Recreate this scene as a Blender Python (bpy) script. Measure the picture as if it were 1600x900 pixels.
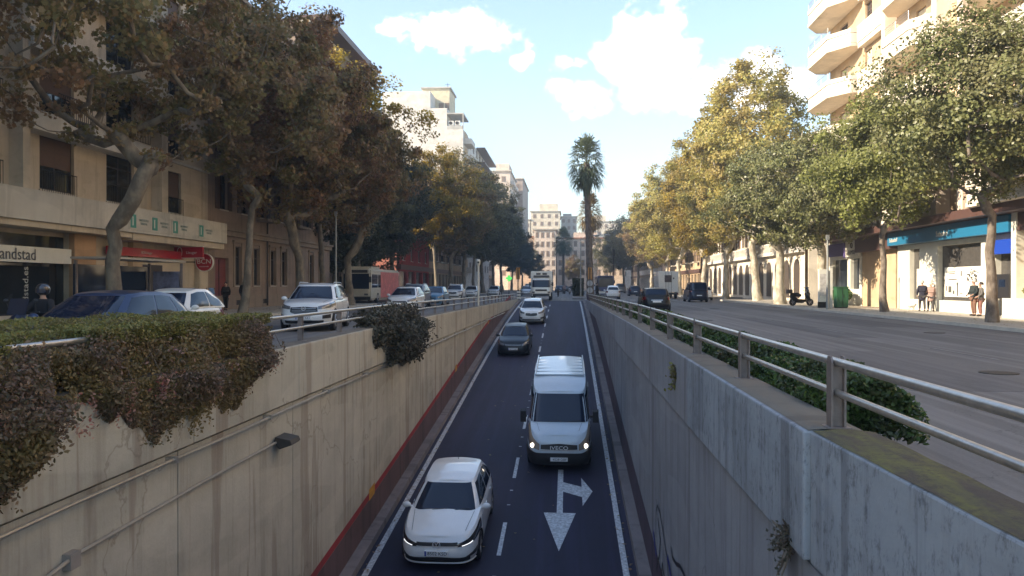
import bpy, bmesh, math, random
import numpy as np
from mathutils import Vector, Matrix
R = math.radians
for o in list(bpy.data.objects): bpy.data.objects.remove(o)
sc = bpy.context.scene
COL = sc.collection
# ------------------------------------------------------------------ camera
cam_d = bpy.data.cameras.new('camera'); cam = bpy.data.objects.new('camera', cam_d); COL.objects.link(cam)
cam_d.sensor_width = 36; cam_d.lens = 1200/1600*36; cam_d.clip_start = .05; cam_d.clip_end = 4000
CZ = 1.6; YAW = math.atan(86/1200)
cam.location = (0, 0, CZ); cam.rotation_euler = (R(90) - math.atan(5/1200), 0, YAW)
sc.camera = cam
sc.render.resolution_x = 1024; sc.render.resolution_y = 576
# ------------------------------------------------------------------ sky, sun, exposure
SUN = Vector((-.93, -.30, .50)).normalized()
w = bpy.data.worlds.new('World'); sc.world = w; w.use_nodes = True
wt = w.node_tree; wt.nodes.clear()
def wn(t, **k):
    n = wt.nodes.new(t)
    for a, b in k.items(): setattr(n, a, b)
    return n
wo = wn('ShaderNodeOutputWorld'); wb = wn('ShaderNodeBackground'); wb.inputs[1].default_value = .118
sky = wn('ShaderNodeTexSky', sky_type='NISHITA', sun_disc=False)
sky.sun_elevation = math.asin(SUN.z); sky.sun_rotation = math.atan2(SUN.x, SUN.y)
sky.air_density = 1.15; sky.dust_density = .7; sky.ozone_density = 3.0; sky.altitude = 0
tc = wn('ShaderNodeTexCoord'); sp = wn('ShaderNodeSeparateXYZ'); wt.links.new(tc.outputs['Generated'], sp.inputs[0])
def wm(op, a, b=None, c=None, clamp=False):
    n = wn('ShaderNodeMath', operation=op); n.use_clamp = clamp
    for i, v in enumerate((a, b, c)):
        if v is None: continue
        if isinstance(v, (int, float)): n.inputs[i].default_value = v
        else: wt.links.new(v, n.inputs[i])
    return n.outputs[0]
ysafe = wm('MAXIMUM', sp.outputs[1], .05)
gx = wm('DIVIDE', sp.outputs[0], ysafe); gz = wm('DIVIDE', sp.outputs[2], ysafe)
cmb = wn('ShaderNodeCombineXYZ'); wt.links.new(gx, cmb.inputs[0]); wt.links.new(gz, cmb.inputs[1])
def wnoise(scale, det, seed, rough=.6):
    n = wn('ShaderNodeTexNoise'); n.inputs['Scale'].default_value = scale; n.inputs['Detail'].default_value = det
    n.inputs['Roughness'].default_value = rough
    a = wn('ShaderNodeVectorMath', operation='ADD'); wt.links.new(cmb.outputs[0], a.inputs[0]); a.inputs[1].default_value = (seed, seed*.7, seed*.3)
    wt.links.new(a.outputs[0], n.inputs['Vector']); return n.outputs['Fac']
n1 = wnoise(11, 9, 3.1); n2 = wnoise(26, 6, 9.2)
def gno(px, py):
    t = math.tan(math.atan((px-800)/1200) - YAW)
    return t, (445-py)/1200*(math.cos(YAW) - t*math.sin(YAW))
# clouds: ellipses of the sky's own directions, broken up by noise
blobs = [(735, 45, 88, 42, 1.1), (690, 38, 45, 28, .8), (598, 44, 30, 14, .5), (815, 97, 20, 16, .75), (1040, 85, 52, 72, 1.15), (985, 95, 62, 40, 1), (915, 146, 44, 26, .95),
         (1030, 135, 60, 30, .8), (1130, 125, 60, 34, .95), (1190, 100, 40, 24, .9), (1235, 130, 40, 36, .9), (900, 100, 28, 14, .6), (1330, 60, 60, 30, .4), (300, 60, 120, 50, .8), (1150, 160, 90, 30, .8)]
acc = None
for (bx_, by_, rx_, ry_, st) in blobs:
    cx_, cz_ = gno(bx_, by_)
    dx = wm('DIVIDE', wm('SUBTRACT', gx, cx_), rx_*1.12/1200); dz = wm('DIVIDE', wm('SUBTRACT', gz, cz_), ry_*1.12/1200)
    d = wm('SQRT', wm('ADD', wm('MULTIPLY', dx, dx), wm('MULTIPLY', dz, dz)))
    v = wm('MULTIPLY', wm('SUBTRACT', 1.25, d), st)
    acc = v if acc is None else wm('MAXIMUM', acc, v)
dens = wm('ADD', acc, wm('MULTIPLY', wm('SUBTRACT', n1, .53), 3.2))
dens = wm('ADD', dens, wm('MULTIPLY', wm('SUBTRACT', n2, .5), 1.6))
mr = wn('ShaderNodeMapRange', interpolation_type='SMOOTHSTEP'); wt.links.new(dens, mr.inputs[0])
mr.inputs[1].default_value = .12; mr.inputs[2].default_value = .85
cl = wm('MULTIPLY', mr.outputs[0], wm('GREATER_THAN', sp.outputs[1], .05))
mx = wn('ShaderNodeMix', data_type='RGBA'); wt.links.new(cl, mx.inputs[0]); wt.links.new(sky.outputs[0], mx.inputs[6])
cb_ = wn('ShaderNodeValToRGB'); wt.links.new(n1, cb_.inputs[0]); cb_.color_ramp.elements[0].position = .36; cb_.color_ramp.elements[1].position = .62; cb_.color_ramp.elements[0].color = (.62, .63, .66, 1); cb_.color_ramp.elements[1].color = (1, .99, .96, 1)
cv_ = wn('ShaderNodeVectorMath', operation='SCALE'); wt.links.new(cb_.outputs[0], cv_.inputs[0]); cv_.inputs[3].default_value = 9.5; wt.links.new(cv_.outputs[0], mx.inputs[7])
wt.links.new(mx.outputs[2], wb.inputs[0]); wt.links.new(wb.outputs[0], wo.inputs[0])
sd = bpy.data.lights.new('sun', 'SUN'); sd.energy = 3.9; sd.angle = R(.5); sd.color = (1, .89, .72)
so = bpy.data.objects.new('sun', sd); COL.objects.link(so); so.rotation_euler = SUN.to_track_quat('Z', 'Y').to_euler(); so.location = (-60, -30, 60)
vs = sc.view_settings; vs.view_transform = 'Standard'; vs.look = 'None'; vs.gamma = 1; vs.exposure = 1.74
vs.use_white_balance = True; vs.white_balance_temperature = 6950; vs.white_balance_tint = 12
sc.cycles.max_bounces = 6; sc.cycles.transparent_max_bounces = 8

# ------------------------------------------------------------------ helpers
def pt(px, py, z=0.0):                       # photo pixel + height -> world point
    depth = 1200*(CZ - z)/(py - 445); return at(px, depth)
def at(px, depth):
    u = (px-800)/1200*depth; c, s = math.cos(YAW), math.sin(YAW)
    return u*c - depth*s, u*s + depth*c
def tag(o, label=None, cat=None, group=None, kind=None):
    if label: o['label'] = label
    if cat: o['category'] = cat
    if group: o['group'] = group
    if kind: o['kind'] = kind
    return o
ORG = {}
def thing(name, label, cat, loc=(0, 0, 0), rz=0, group=None):
    o = bpy.data.objects.new(name, None); COL.objects.link(o); o.empty_display_size = .2
    o.location = loc; o.rotation_euler = (0, 0, rz); ORG[o.name] = Vector(loc) if rz == 0 else Vector((0, 0, 0))
    return tag(o, label, cat, group)
def copy_tree(o, parent=None):
    c = o.copy(); COL.objects.link(c); c.parent = parent
    for ch in o.children: copy_tree(ch, c)
    return c
class MB:
    def __init__(s): s.v = []; s.f = []; s.m = []
    def add(s, vs_, fs, m=0):
        b = len(s.v); s.v += [tuple(p) for p in vs_]; s.f += [tuple(b+i for i in f) for f in fs]; s.m += [m]*len(fs); return s
    def box(s, x0, x1, y0, y1, z0, z1, m=0):
        if x0 > x1: x0, x1 = x1, x0
        if y0 > y1: y0, y1 = y1, y0
        return s.add([(x0,y0,z0),(x1,y0,z0),(x1,y1,z0),(x0,y1,z0),(x0,y0,z1),(x1,y0,z1),(x1,y1,z1),(x0,y1,z1)],
              [(0,3,2,1),(4,5,6,7),(0,1,5,4),(1,2,6,5),(2,3,7,6),(3,0,4,7)], m)
    def tube(s, pts, rad, seg=8, m=0, cap=True):
        pts = [Vector(p) for p in pts]; n = len(pts)
        if not hasattr(rad, '__len__'): rad = [rad]*n
        t0 = (pts[1]-pts[0]).normalized(); up = Vector((0,0,1)) if abs(t0.z) < .9 else Vector((0,1,0))
        a = t0.cross(up).normalized(); vv = []
        for i, p in enumerate(pts):
            t = (pts[min(i+1,n-1)]-pts[max(i-1,0)]).normalized()
            a = (a - t*a.dot(t))
            a = a.normalized() if a.length > 1e-6 else t.orthogonal().normalized()
            b = t.cross(a)
            for k in range(seg):
                q = 2*math.pi*k/seg; vv.append(p + (a*math.cos(q)+b*math.sin(q))*rad[i])
        ff = [(i*seg+k, i*seg+(k+1)%seg, (i+1)*seg+(k+1)%seg, (i+1)*seg+k) for i in range(n-1) for k in range(seg)]
        if cap: ff += [tuple(range(seg-1,-1,-1)), tuple((n-1)*seg+k for k in range(seg))]
        return s.add(vv, ff, m)
    def cyl(s, p0, p1, r, seg=16, m=0): return s.tube([p0, p1], r, seg, m)
    def grid(s, fn, nu, nv, m=0):
        vv = [fn(i/nu, j/nv) for j in range(nv+1) for i in range(nu+1)]
        return s.add(vv, [(j*(nu+1)+i, j*(nu+1)+i+1, (j+1)*(nu+1)+i+1, (j+1)*(nu+1)+i) for j in range(nv) for i in range(nu)], m)
    def prism(s, poly, axis, a0, a1, m=0):       # poly in the two other axes, extruded along axis
        n = len(poly); vv = []
        for a in (a0, a1):
            for (p, q) in poly: vv.append({'x': (a, p, q), 'y': (p, a, q), 'z': (p, q, a)}[axis])
        return s.add(vv, [tuple(range(n-1,-1,-1)), tuple(range(n, 2*n))] + [(i, (i+1)%n, n+(i+1)%n, n+i) for i in range(n)], m)
    def ball(s, c, rx, ry, rz, nu=12, nv=8, m=0):
        vv = []
        for j in range(nv+1):
            a = math.pi*j/nv
            for i in range(nu):
                b = 2*math.pi*i/nu; vv.append((c[0]+rx*math.sin(a)*math.cos(b), c[1]+ry*math.sin(a)*math.sin(b), c[2]+rz*math.cos(a)))
        return s.add(vv, [(j*nu+i, (j+1)*nu+i, (j+1)*nu+(i+1)%nu, j*nu+(i+1)%nu) for j in range(nv) for i in range(nu)], m)
    def mesh(s, name, mats, off=Vector((0,0,0)), smooth=False, weld=False):
        me = bpy.data.meshes.new(name)
        me.from_pydata([(v[0]-off.x, v[1]-off.y, v[2]-off.z) for v in s.v], [], s.f)
        for mt in (mats if isinstance(mats, (list, tuple)) else [mats]): me.materials.append(mt)
        me.polygons.foreach_set('material_index', s.m)
        bm = bmesh.new(); bm.from_mesh(me)
        if weld: bmesh.ops.remove_doubles(bm, verts=bm.verts, dist=.0004)
        bmesh.ops.recalc_face_normals(bm, faces=bm.faces); bm.to_mesh(me); bm.free()
        if smooth:
            me.polygons.foreach_set('use_smooth', [True]*len(me.polygons))
            if smooth != 'full': me.set_sharp_from_angle(angle=R(38))
        return me
    def build(s, name, mats, parent=None, smooth=False, weld=False, loc=None):
        if parent is not None:
            me = s.mesh(name, mats, ORG.get(parent.name, Vector((0,0,0))) if loc is None else Vector((0,0,0)), smooth, weld)
            o = bpy.data.objects.new(name, me); COL.objects.link(o); o.parent = parent
            if loc is not None: o.location = loc
            else: ORG[o.name] = ORG.get(parent.name, Vector((0,0,0)))
        else:
            A = np.array(s.v); c = Vector(((A[:,0].min()+A[:,0].max())/2, (A[:,1].min()+A[:,1].max())/2, A[:,2].min()))
            me = s.mesh(name, mats, c, smooth, weld); o = bpy.data.objects.new(name, me); COL.objects.link(o); o.location = c; ORG[o.name] = c
        return o
def mesh_obj(name, me, parent=None, loc=(0,0,0), rot=(0,0,0)):
    o = bpy.data.objects.new(name, me); COL.objects.link(o); o.location = loc; o.rotation_euler = rot
    if parent: o.parent = parent
    return o
def bake(o):                                      # modifiers -> mesh
    dg = bpy.context.evaluated_depsgraph_get(); dg.update()
    return bpy.data.meshes.new_from_object(o.evaluated_get(dg))
TX = {}
def text(name, body, size, mt, parent, loc, rot, ext=.004, align='CENTER', sx=1):
    key = (body, size, ext, align, mt.name, sx)
    if key not in TX:
        c = bpy.data.curves.new(name, 'FONT'); c.body = body; c.size = size; c.extrude = ext; c.align_x = align; c.align_y = 'CENTER'; c.resolution_u = 3
        t = bpy.data.objects.new('tmp', c); COL.objects.link(t); me = bake(t); bpy.data.objects.remove(t); me.materials.clear(); me.materials.append(mt)
        if sx != 1: me.transform(Matrix.Diagonal((sx, 1, 1, 1)))
        TX[key] = me
    return mesh_obj(name, TX[key], parent, loc, rot)
# ------------------------------------------------------------------ materials
MT = {}
def mat(name, col, rough=.7, metal=0, var=.12, scale=6, bump=0, coat=0, spec=.5, emit=0, bscale=None, world=True):
    if name in MT: return MT[name]
    m = bpy.data.materials.new(name); m.use_nodes = True; nt = m.node_tree; b = nt.nodes['Principled BSDF']; MT[name] = m
    b.inputs['Roughness'].default_value = rough; b.inputs['Metallic'].default_value = metal
    b.inputs['Specular IOR Level'].default_value = spec
    if coat: b.inputs['Coat Weight'].default_value = coat; b.inputs['Coat Roughness'].default_value = .04
    c4 = (*col, 1); b.inputs['Base Color'].default_value = c4
    if emit: b.inputs['Emission Color'].default_value = c4; b.inputs['Emission Strength'].default_value = emit
    if var or bump:
        if world: src = nt.nodes.new('ShaderNodeNewGeometry').outputs['Position']
        else: src = nt.nodes.new('ShaderNodeTexCoord').outputs['Object']
        n = nt.nodes.new('ShaderNodeTexNoise'); n.inputs['Scale'].default_value = scale; n.inputs['Detail'].default_value = 7; n.inputs['Roughness'].default_value = .65
        nt.links.new(src, n.inputs['Vector'])
        if var:
            r = nt.nodes.new('ShaderNodeValToRGB'); nt.links.new(n.outputs['Fac'], r.inputs[0])
            r.color_ramp.elements[0].position = .3; r.color_ramp.elements[1].position = .7
            r.color_ramp.elements[0].color = (*[max(0, c*(1-var)) for c in col], 1); r.color_ramp.elements[1].color = (*[min(1, c*(1+var)) for c in col], 1)
            nt.links.new(r.outputs[0], b.inputs['Base Color'])
        if bump:
            n2_ = nt.nodes.new('ShaderNodeTexNoise'); n2_.inputs['Scale'].default_value = bscale or scale*6; n2_.inputs['Detail'].default_value = 5
            nt.links.new(src, n2_.inputs['Vector'])
            bp = nt.nodes.new('ShaderNodeBump'); bp.inputs['Strength'].default_value = bump; bp.inputs['Distance'].default_value = .02
            nt.links.new(n2_.outputs['Fac'], bp.inputs['Height']); nt.links.new(bp.outputs[0], b.inputs['Normal'])
    return m
def N(nt, t, **k):
    n = nt.nodes.new(t)
    for a, b in k.items(): setattr(n, a, b)
    return n
def mapped_noise(nt, scl, scale=1, det=6, rough=.6):
    g = N(nt, 'ShaderNodeNewGeometry'); mp = N(nt, 'ShaderNodeMapping'); mp.inputs['Scale'].default_value = scl
    nt.links.new(g.outputs['Position'], mp.inputs['Vector'])
    n = N(nt, 'ShaderNodeTexNoise'); n.inputs['Scale'].default_value = scale; n.inputs['Detail'].default_value = det; n.inputs['Roughness'].default_value = rough
    nt.links.new(mp.outputs[0], n.inputs['Vector']); return n.outputs['Fac']
def ramp(nt, src, stops):
    r = N(nt, 'ShaderNodeValToRGB'); nt.links.new(src, r.inputs[0]); e = r.color_ramp.elements
    e[0].position, e[0].color = stops[0][0], (*stops[0][1], 1); e[1].position, e[1].color = stops[1][0], (*stops[1][1], 1)
    for p, c in stops[2:]:
        k = e.new(p); k.color = (*c, 1)
    return r.outputs[0]
def mixc(nt, fac, a, b, mode='MIX'):
    m = N(nt, 'ShaderNodeMix', data_type='RGBA', blend_type=mode)
    for i, v in ((0, fac), (6, a), (7, b)):
        if isinstance(v, (int, float)): m.inputs[i].default_value = v
        elif isinstance(v, tuple): m.inputs[i].default_value = (*v, 1)
        else: nt.links.new(v, m.inputs[i])
    return m.outputs[2]
G1 = (1, 1, 1); K0 = (0, 0, 0)
def concrete(name, base, stain, streak=.7, crack=True, rust=None, speck=0):
    m = bpy.data.materials.new(name); m.use_nodes = True; nt = m.node_tree; b = nt.nodes['Principled BSDF']; b.inputs['Roughness'].default_value = .85
    big = mapped_noise(nt, (.6, .6, .6), 1, 8, .65)
    c = ramp(nt, big, [(.3, tuple(x*.74 for x in base)), (.7, tuple(x*1.14 for x in base))])
    st = mapped_noise(nt, (2.6, 2.6, .16), 1, 7, .72)
    c = mixc(nt, ramp(nt, st, [(.52, K0), (.68, (streak,)*3)]), c, stain)
    st2 = mapped_noise(nt, (5, 5, .6), 1, 6, .75)
    c = mixc(nt, ramp(nt, st2, [(.58, K0), (.75, (streak*.35,)*3)]), c, stain)
    wh = mapped_noise(nt, (1.7, 1.7, .10), 1.3, 5, .6)
    c = mixc(nt, ramp(nt, wh, [(.60, K0), (.76, (.22,)*3)]), c, tuple(min(1, x*1.35) for x in base))
    if rust:
        rn = mapped_noise(nt, (3.3, 3.3, .12), .7, 4, .55)
        c = mixc(nt, ramp(nt, rn, [(.60, K0), (.72, (.6,)*3)]), c, rust)
    pt_ = mapped_noise(nt, (.4, .22, .9), 1, 2, .4)
    c = mixc(nt, ramp(nt, pt_, [(.50, K0), (.515, (.30,)*3)]), c, tuple(x*1.22 for x in base))
    cm_ = mapped_noise(nt, (.05, 1.5, .10), 1, 5, .6)
    c = mixc(nt, ramp(nt, cm_, [(.575, K0), (.60, (streak*.75,)*3), (.70, (streak,)*3)]), c, mixc(nt, .5, stain, rust or stain))
    cm2 = mapped_noise(nt, (.05, 3.2, .3), 1, 6, .7)
    c = mixc(nt, ramp(nt, cm2, [(.60, K0), (.70, (streak*.45,)*3)]), c, stain)
    gr_ = mapped_noise(nt, (.35, .35, .9), 1, 8, .75)
    c = mixc(nt, ramp(nt, gr_, [(.48, K0), (.66, (streak*.5,)*3)]), c, tuple(x*.6 for x in base))
    if crack:
        g = N(nt, 'ShaderNodeNewGeometry'); v = N(nt, 'ShaderNodeTexVoronoi', feature='DISTANCE_TO_EDGE'); v.inputs['Scale'].default_value = .16
        nz = N(nt, 'ShaderNodeTexNoise'); nz.inputs['Scale'].default_value = 1.3; nz.inputs['Detail'].default_value = 6; nt.links.new(g.outputs['Position'], nz.inputs['Vector'])
        ad = N(nt, 'ShaderNodeVectorMath', operation='MULTIPLY_ADD'); nt.links.new(nz.outputs['Color'], ad.inputs[0]); ad.inputs[1].default_value = (1.6, 1.6, 1.6); nt.links.new(g.outputs['Position'], ad.inputs[2])
        nt.links.new(ad.outputs[0], v.inputs['Vector'])
        c = mixc(nt, ramp(nt, v.outputs['Distance'], [(.0, (.6,)*3), (.0025, K0)]), c, stain)
    if speck:
        s_ = mapped_noise(nt, (5, 5, 2.5), 2, 9, .8)
        c = mixc(nt, ramp(nt, s_, [(.52, K0), (.62, (speck,)*3)]), c, tuple(x*.18 for x in base))
    nt.links.new(c, b.inputs['Base Color'])
    bp = N(nt, 'ShaderNodeBump'); bp.inputs['Strength'].default_value = .35; bp.inputs['Distance'].default_value = .02
    nt.links.new(mapped_noise(nt, (1, 1, 1), 14, 6, .7), bp.inputs['Height']); nt.links.new(bp.outputs[0], b.inputs['Normal'])
    MT[name] = m; return m
def asphalt(name, base, patch, wear=.5):
    m = bpy.data.materials.new(name); m.use_nodes = True; nt = m.node_tree; b = nt.nodes['Principled BSDF']; b.inputs['Roughness'].default_value = .78; b.inputs['Specular IOR Level'].default_value = .4
    c = ramp(nt, mapped_noise(nt, (.5, .12, .5), 1, 6), [(.35, tuple(x*.8 for x in base)), (.65, tuple(x*1.2 for x in base))])
    c = mixc(nt, ramp(nt, mapped_noise(nt, (.9, .05, 1), 1, 4), [(.5, K0), (.66, (wear,)*3)]), c, patch)
    c = mixc(nt, ramp(nt, mapped_noise(nt, (2.6, .03, 1), 1, 5, .6), [(.47, K0), (.62, (.7,)*3)]), c, tuple(x*1.8 for x in base))
    c = mixc(nt, ramp(nt, mapped_noise(nt, (1.1, .5, 1), 1, 7, .7), [(.56, K0), (.68, (.5,)*3)]), c, tuple(x*.55 for x in base))
    c = mixc(nt, ramp(nt, mapped_noise(nt, (1, 1, 1), 38, 3), [(.4, K0), (.75, (.35,)*3)]), c, tuple(x*1.9 for x in base))
    g = N(nt, 'ShaderNodeNewGeometry'); v = N(nt, 'ShaderNodeTexVoronoi', feature='DISTANCE_TO_EDGE'); v.inputs['Scale'].default_value = .35
    nz = N(nt, 'ShaderNodeTexNoise'); nz.inputs['Scale'].default_value = 1.1; nz.inputs['Detail'].default_value = 6; nt.links.new(g.outputs['Position'], nz.inputs['Vector'])
    ad = N(nt, 'ShaderNodeVectorMath', operation='MULTIPLY_ADD'); nt.links.new(nz.outputs['Color'], ad.inputs[0]); ad.inputs[1].default_value = (2, 2, 2); nt.links.new(g.outputs['Position'], ad.inputs[2])
    nt.links.new(ad.outputs[0], v.inputs['Vector'])
    c = mixc(nt, ramp(nt, v.outputs['Distance'], [(.0, (.6,)*3), (.004, K0)]), c, tuple(x*.35 for x in base))
    nt.links.new(c, b.inputs['Base Color'])
    bp = N(nt, 'ShaderNodeBump'); bp.inputs['Strength'].default_value = .3; bp.inputs['Distance'].default_value = .01
    nt.links.new(mapped_noise(nt, (1, 1, 1), 60, 3), bp.inputs['Height']); nt.links.new(bp.outputs[0], b.inputs['Normal'])
    MT[name] = m; return m
def leafmat(name, cols, patch=None, pscale=.5, rough=.5, trans=.3):
    m = bpy.data.materials.new(name); m.use_nodes = True; nt = m.node_tree; b = nt.nodes['Principled BSDF']; b.inputs['Roughness'].default_value = rough; b.inputs['Specular IOR Level'].default_value = .35
    g = N(nt, 'ShaderNodeNewGeometry')
    trans = min(.45, trans+.1)
    c = ramp(nt, g.outputs['Random Per Island'], [(0, cols[0]), (1, cols[-1])] + [(i/(len(cols)-1), cols[i]) for i in range(1, len(cols)-1)])
    if patch:
        nz = mapped_noise(nt, (pscale,)*3, 1, 3)
        c = mixc(nt, ramp(nt, nz, [(.46, K0), (.62, (.75,)*3)]), c, patch)
    nt.links.new(c, b.inputs['Base Color'])
    tr = N(nt, 'ShaderNodeBsdfTranslucent'); nt.links.new(c, tr.inputs[0]); mxs = N(nt, 'ShaderNodeMixShader'); mxs.inputs[0].default_value = trans
    nt.links.new(b.outputs[0], mxs.inputs[1]); nt.links.new(tr.outputs[0], mxs.inputs[2]); nt.links.new(mxs.outputs[0], nt.nodes['Material Output'].inputs[0])
    MT[name] = m; return m
def paint(name, col, metal=0, rough=.28): return mat(name, col, rough, metal, var=.04, scale=3, coat=.8 if max(col) > .3 else .25, world=False)
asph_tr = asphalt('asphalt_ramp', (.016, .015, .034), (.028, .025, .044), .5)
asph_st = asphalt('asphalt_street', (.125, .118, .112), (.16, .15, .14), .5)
conc_l = concrete('concrete_warm', (.47, .44, .36), (.20, .165, .125), .62, rust=(.25, .17, .12))
conc_r = concrete('concrete_cool', (.29, .295, .31), (.12, .11, .12), .5, rust=(.12, .09, .10))
conc_r2 = concrete('concrete_pale', (.31, .34, .37), (.09, .09, .10), .6, crack=False, speck=.6)
conc_top = concrete('concrete_cap', (.17, .15, .12), (.07, .06, .05), .5)
white_line = mat('road_paint', (.47, .48, .49), .7, var=.55, scale=14)
steel = mat('rail_steel', (.50, .47, .43), .34, .75, var=.15, scale=12, bump=.1)
post_m = mat('post_paint', (.20, .165, .15), .55, .2, var=.2, scale=9, bump=.15)
pave_m = mat('paving', (.42, .385, .32), .85, var=.15, scale=1.2, bump=.15)
kerb_m = mat('kerb_stone', (.50, .46, .38), .8, var=.15, scale=3, bump=.1)
black = mat('black_rubber', (.014, .014, .016), .75, var=.1, world=False)
dark_pl = mat('dark_plastic', (.02, .02, .023), .45, var=0)
cglass = mat('car_glass', (.008, .016, .036), .05, var=0, spec=.45)
chrome = mat('chrome', (.72, .72, .74), .3, .55, var=0)
alloy = mat('alloy', (.42, .42, .44), .35, .8, var=0)
lampm = mat('lamp_lens', (.16, .165, .18), .12, .3, var=0, coat=1)
lit_lamp = mat('lamp_lit', (1, .93, .78), .3, var=0, emit=1.2)
drl = mat('lamp_daylight', (.92, .96, 1), .3, var=0, emit=.35)
red_lens = mat('red_lens', (.16, .010, .010), .2, var=0, coat=.7)
plate_m = mat('plate', (.75, .75, .74), .4, var=0)
ink = mat('ink', (.02, .02, .025), .6, var=0)
# ------------------------------------------------------------------ ramp profile
HY = [-14, 0, 16.7, 20.6, 29.5, 41, 55, 68, 77, 82]; HZ = [-7.2, -6.25, -4.73, -4.36, -3.53, -2.43, -1.25, -.42, 0.0, 0.0]
def zr0(y): return float(np.interp(y, HY, HZ))
def zr(y): return sum(zr0(y+d) for d in (-4, -2, 0, 2, 4))/5 if y < 72 else sum(zr0(y+d) for d in (-2, -1, 0, 1, 2))/5
def slope(y): return math.atan((zr(y+1.5)-zr(y-1.5))/3)
XL, XR, YE = -4.87, 1.81, 77.0
def ptop(y): return .52 - .32*max(0, min(1, (y-22)/54))
# ------------------------------------------------------------------ ground, roads
def sheet(name, rects, z, m, kind='structure', sub=None):
    b = MB()
    for (x0, x1, y0, y1) in rects: b.add([(x0,y0,z),(x1,y0,z),(x1,y1,z),(x0,y1,z)], [(0,1,2,3)])
    return tag(b.build(name, m), kind=kind)
sheet('ground', [(-1500, XL-.3, -300, YE), (XR+.3, 1500, -300, YE), (-1500, 1500, YE, 2500), (XL-.3, XR+.3, -300, -14)], -.006, asph_st)
sheet('street_left', [(-15, XL-.38, -14, YE), (-20, -15, 60, YE)], 0, asph_st)
sheet('street_right', [(XR+.5, 15.2, -14, YE)], 0, asph_st)
sheet('crossing_road', [(-60, 60, YE+1.2, 112)], 0, asph_st)
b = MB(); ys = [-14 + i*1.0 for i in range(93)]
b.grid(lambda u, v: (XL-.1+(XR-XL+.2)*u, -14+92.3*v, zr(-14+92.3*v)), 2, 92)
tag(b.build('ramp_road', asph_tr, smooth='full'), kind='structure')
def strip(b, x0, x1, y0, y1, dz=.006, n=None, m=0):
    n = n or max(1, int((y1-y0)/1.0)); b.grid(lambda u, v: (x0+(x1-x0)*u, y0+(y1-y0)*v, zr(y0+(y1-y0)*v)+dz), 1, n, m)
b = MB(); strip(b, -4.47, -4.33, -14, 76.2); strip(b, 1.22, 1.36, -14, 76.2)
y = 2.0
while y < 74:
    strip(b, -1.62, -1.52, y, y+1.9)
    for q in (.35, .68):
        yy = y+1.9+q*3.3; strip(b, -1.62, -1.53, yy, yy+.06, n=1)
    y += 5.2
def poly_on_ramp(b, P, dz=.006): b.add([(p[0], p[1], zr(p[1])+dz) for p in P], [tuple(range(len(P)))])
poly_on_ramp(b, [(-.27, 20.2), (-.11, 20.2), (-.11, 21.9), (-.27, 21.9)]); poly_on_ramp(b, [(-.27, 21.9), (-.11, 21.9), (-.11, 23.6), (-.27, 23.6)])
poly_on_ramp(b, [(-.19, 17.9), (.23, 20.2), (-.61, 20.2)])
poly_on_ramp(b, [(-.11, 21.75), (.42, 21.35), (.42, 22.15), (-.11, 22.5)]); poly_on_ramp(b, [(.42, 20.7), (.72, 21.8), (.42, 22.9)])
b.box(XL+.3, XR-.2, 77.0, 77.5, 0.001, .008)
tag(b.build('ramp_markings', white_line), kind='structure')
b = MB()
for k in range(9): b.box(-13.6+k*.95, -13.1+k*.95, 79.2, 82.2, .001, .008)
for k in range(11): b.box(3.4+k*1.05, 3.95+k*1.05, 79.2, 82.2, .001, .008)
for k in range(12):
    b.box(-10.3, -10.18, 4+k*6, 6.5+k*6, .001, .008)
b.box(-5.75, -5.62, -5, 76, .001, .008); b.box(3.15, 3.27, -5, 76, .001, .008); b.box(-60, 60, 84.0, 84.15, .001, .008)
tag(b.build('street_markings', mat('faded_paint', (.36, .35, .33), .8, var=.25, scale=5)), kind='structure')
def pavement(name, x0, x1, y0, y1, kerb_side, kx=.2):
    b = MB(); b.box(x0, x1, y0, y1, -.05, .12); o = tag(b.build(name, tiles), kind='structure')
    k = MB(); yy = y0; xk = (x0-kx, x0-.003) if kerb_side < 0 else (x1+.003, x1+kx)
    while yy < y1-.1: k.box(xk[0], xk[1], yy, min(y1, yy+.99), -.05, .13); yy += 1.0
    tag(k.build(name+'_kerb', kerb_m), kind='structure')
def tilemat():
    m = bpy.data.materials.new('paving_tiles'); m.use_nodes = True; nt = m.node_tree; bs = nt.nodes['Principled BSDF']; bs.inputs['Roughness'].default_value = .8
    g = N(nt, 'ShaderNodeNewGeometry'); br = N(nt, 'ShaderNodeTexBrick'); br.offset = .0; br.inputs['Scale'].default_value = 1; br.inputs['Brick Width'].default_value = .4; br.inputs['Row Height'].default_value = .4
    br.inputs['Mortar Size'].default_value = .008; br.inputs['Color1'].default_value = (.40, .365, .30, 1); br.inputs['Color2'].default_value = (.46, .42, .35, 1); br.inputs['Mortar'].default_value = (.2, .18, .15, 1)
    nt.links.new(g.outputs['Position'], br.inputs['Vector'])
    c = mixc(nt, ramp(nt, mapped_noise(nt, (1, 1, 1), 1.3, 6), [(.4, K0), (.7, (.35,)*3)]), br.outputs[0], (.24, .21, .18)); nt.links.new(c, bs.inputs['Base Color']); return m
tiles = tilemat()
pavement('pavement_right', 15.4, 20.6, -20, 78, -1); pavement('pavement_right_far', 15.4, 20.6, 92, 300, -1)
pavement('pavement_left', -20.6, -15.2, -20, 59.8, 1); pavement('pavement_left_bay', -22.6, -20.2, 60.2, 84, 1); pavement('pavement_left_far', -20.6, -15.2, 92, 300, 1)
sheet('pavement_bay_back', [(-20.6, -20.2, 59.8, 60.2)], .1, tiles)
b = MB(); [b.box(9.1, 9.2, 8+k*9, 11+k*9, .001, .008) for k in range(8)]; tag(b.build('worn_lane_marks', mat('worn_paint', (.20, .19, .18), .8, var=.3, scale=4)), kind='structure')
b = MB()
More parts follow.
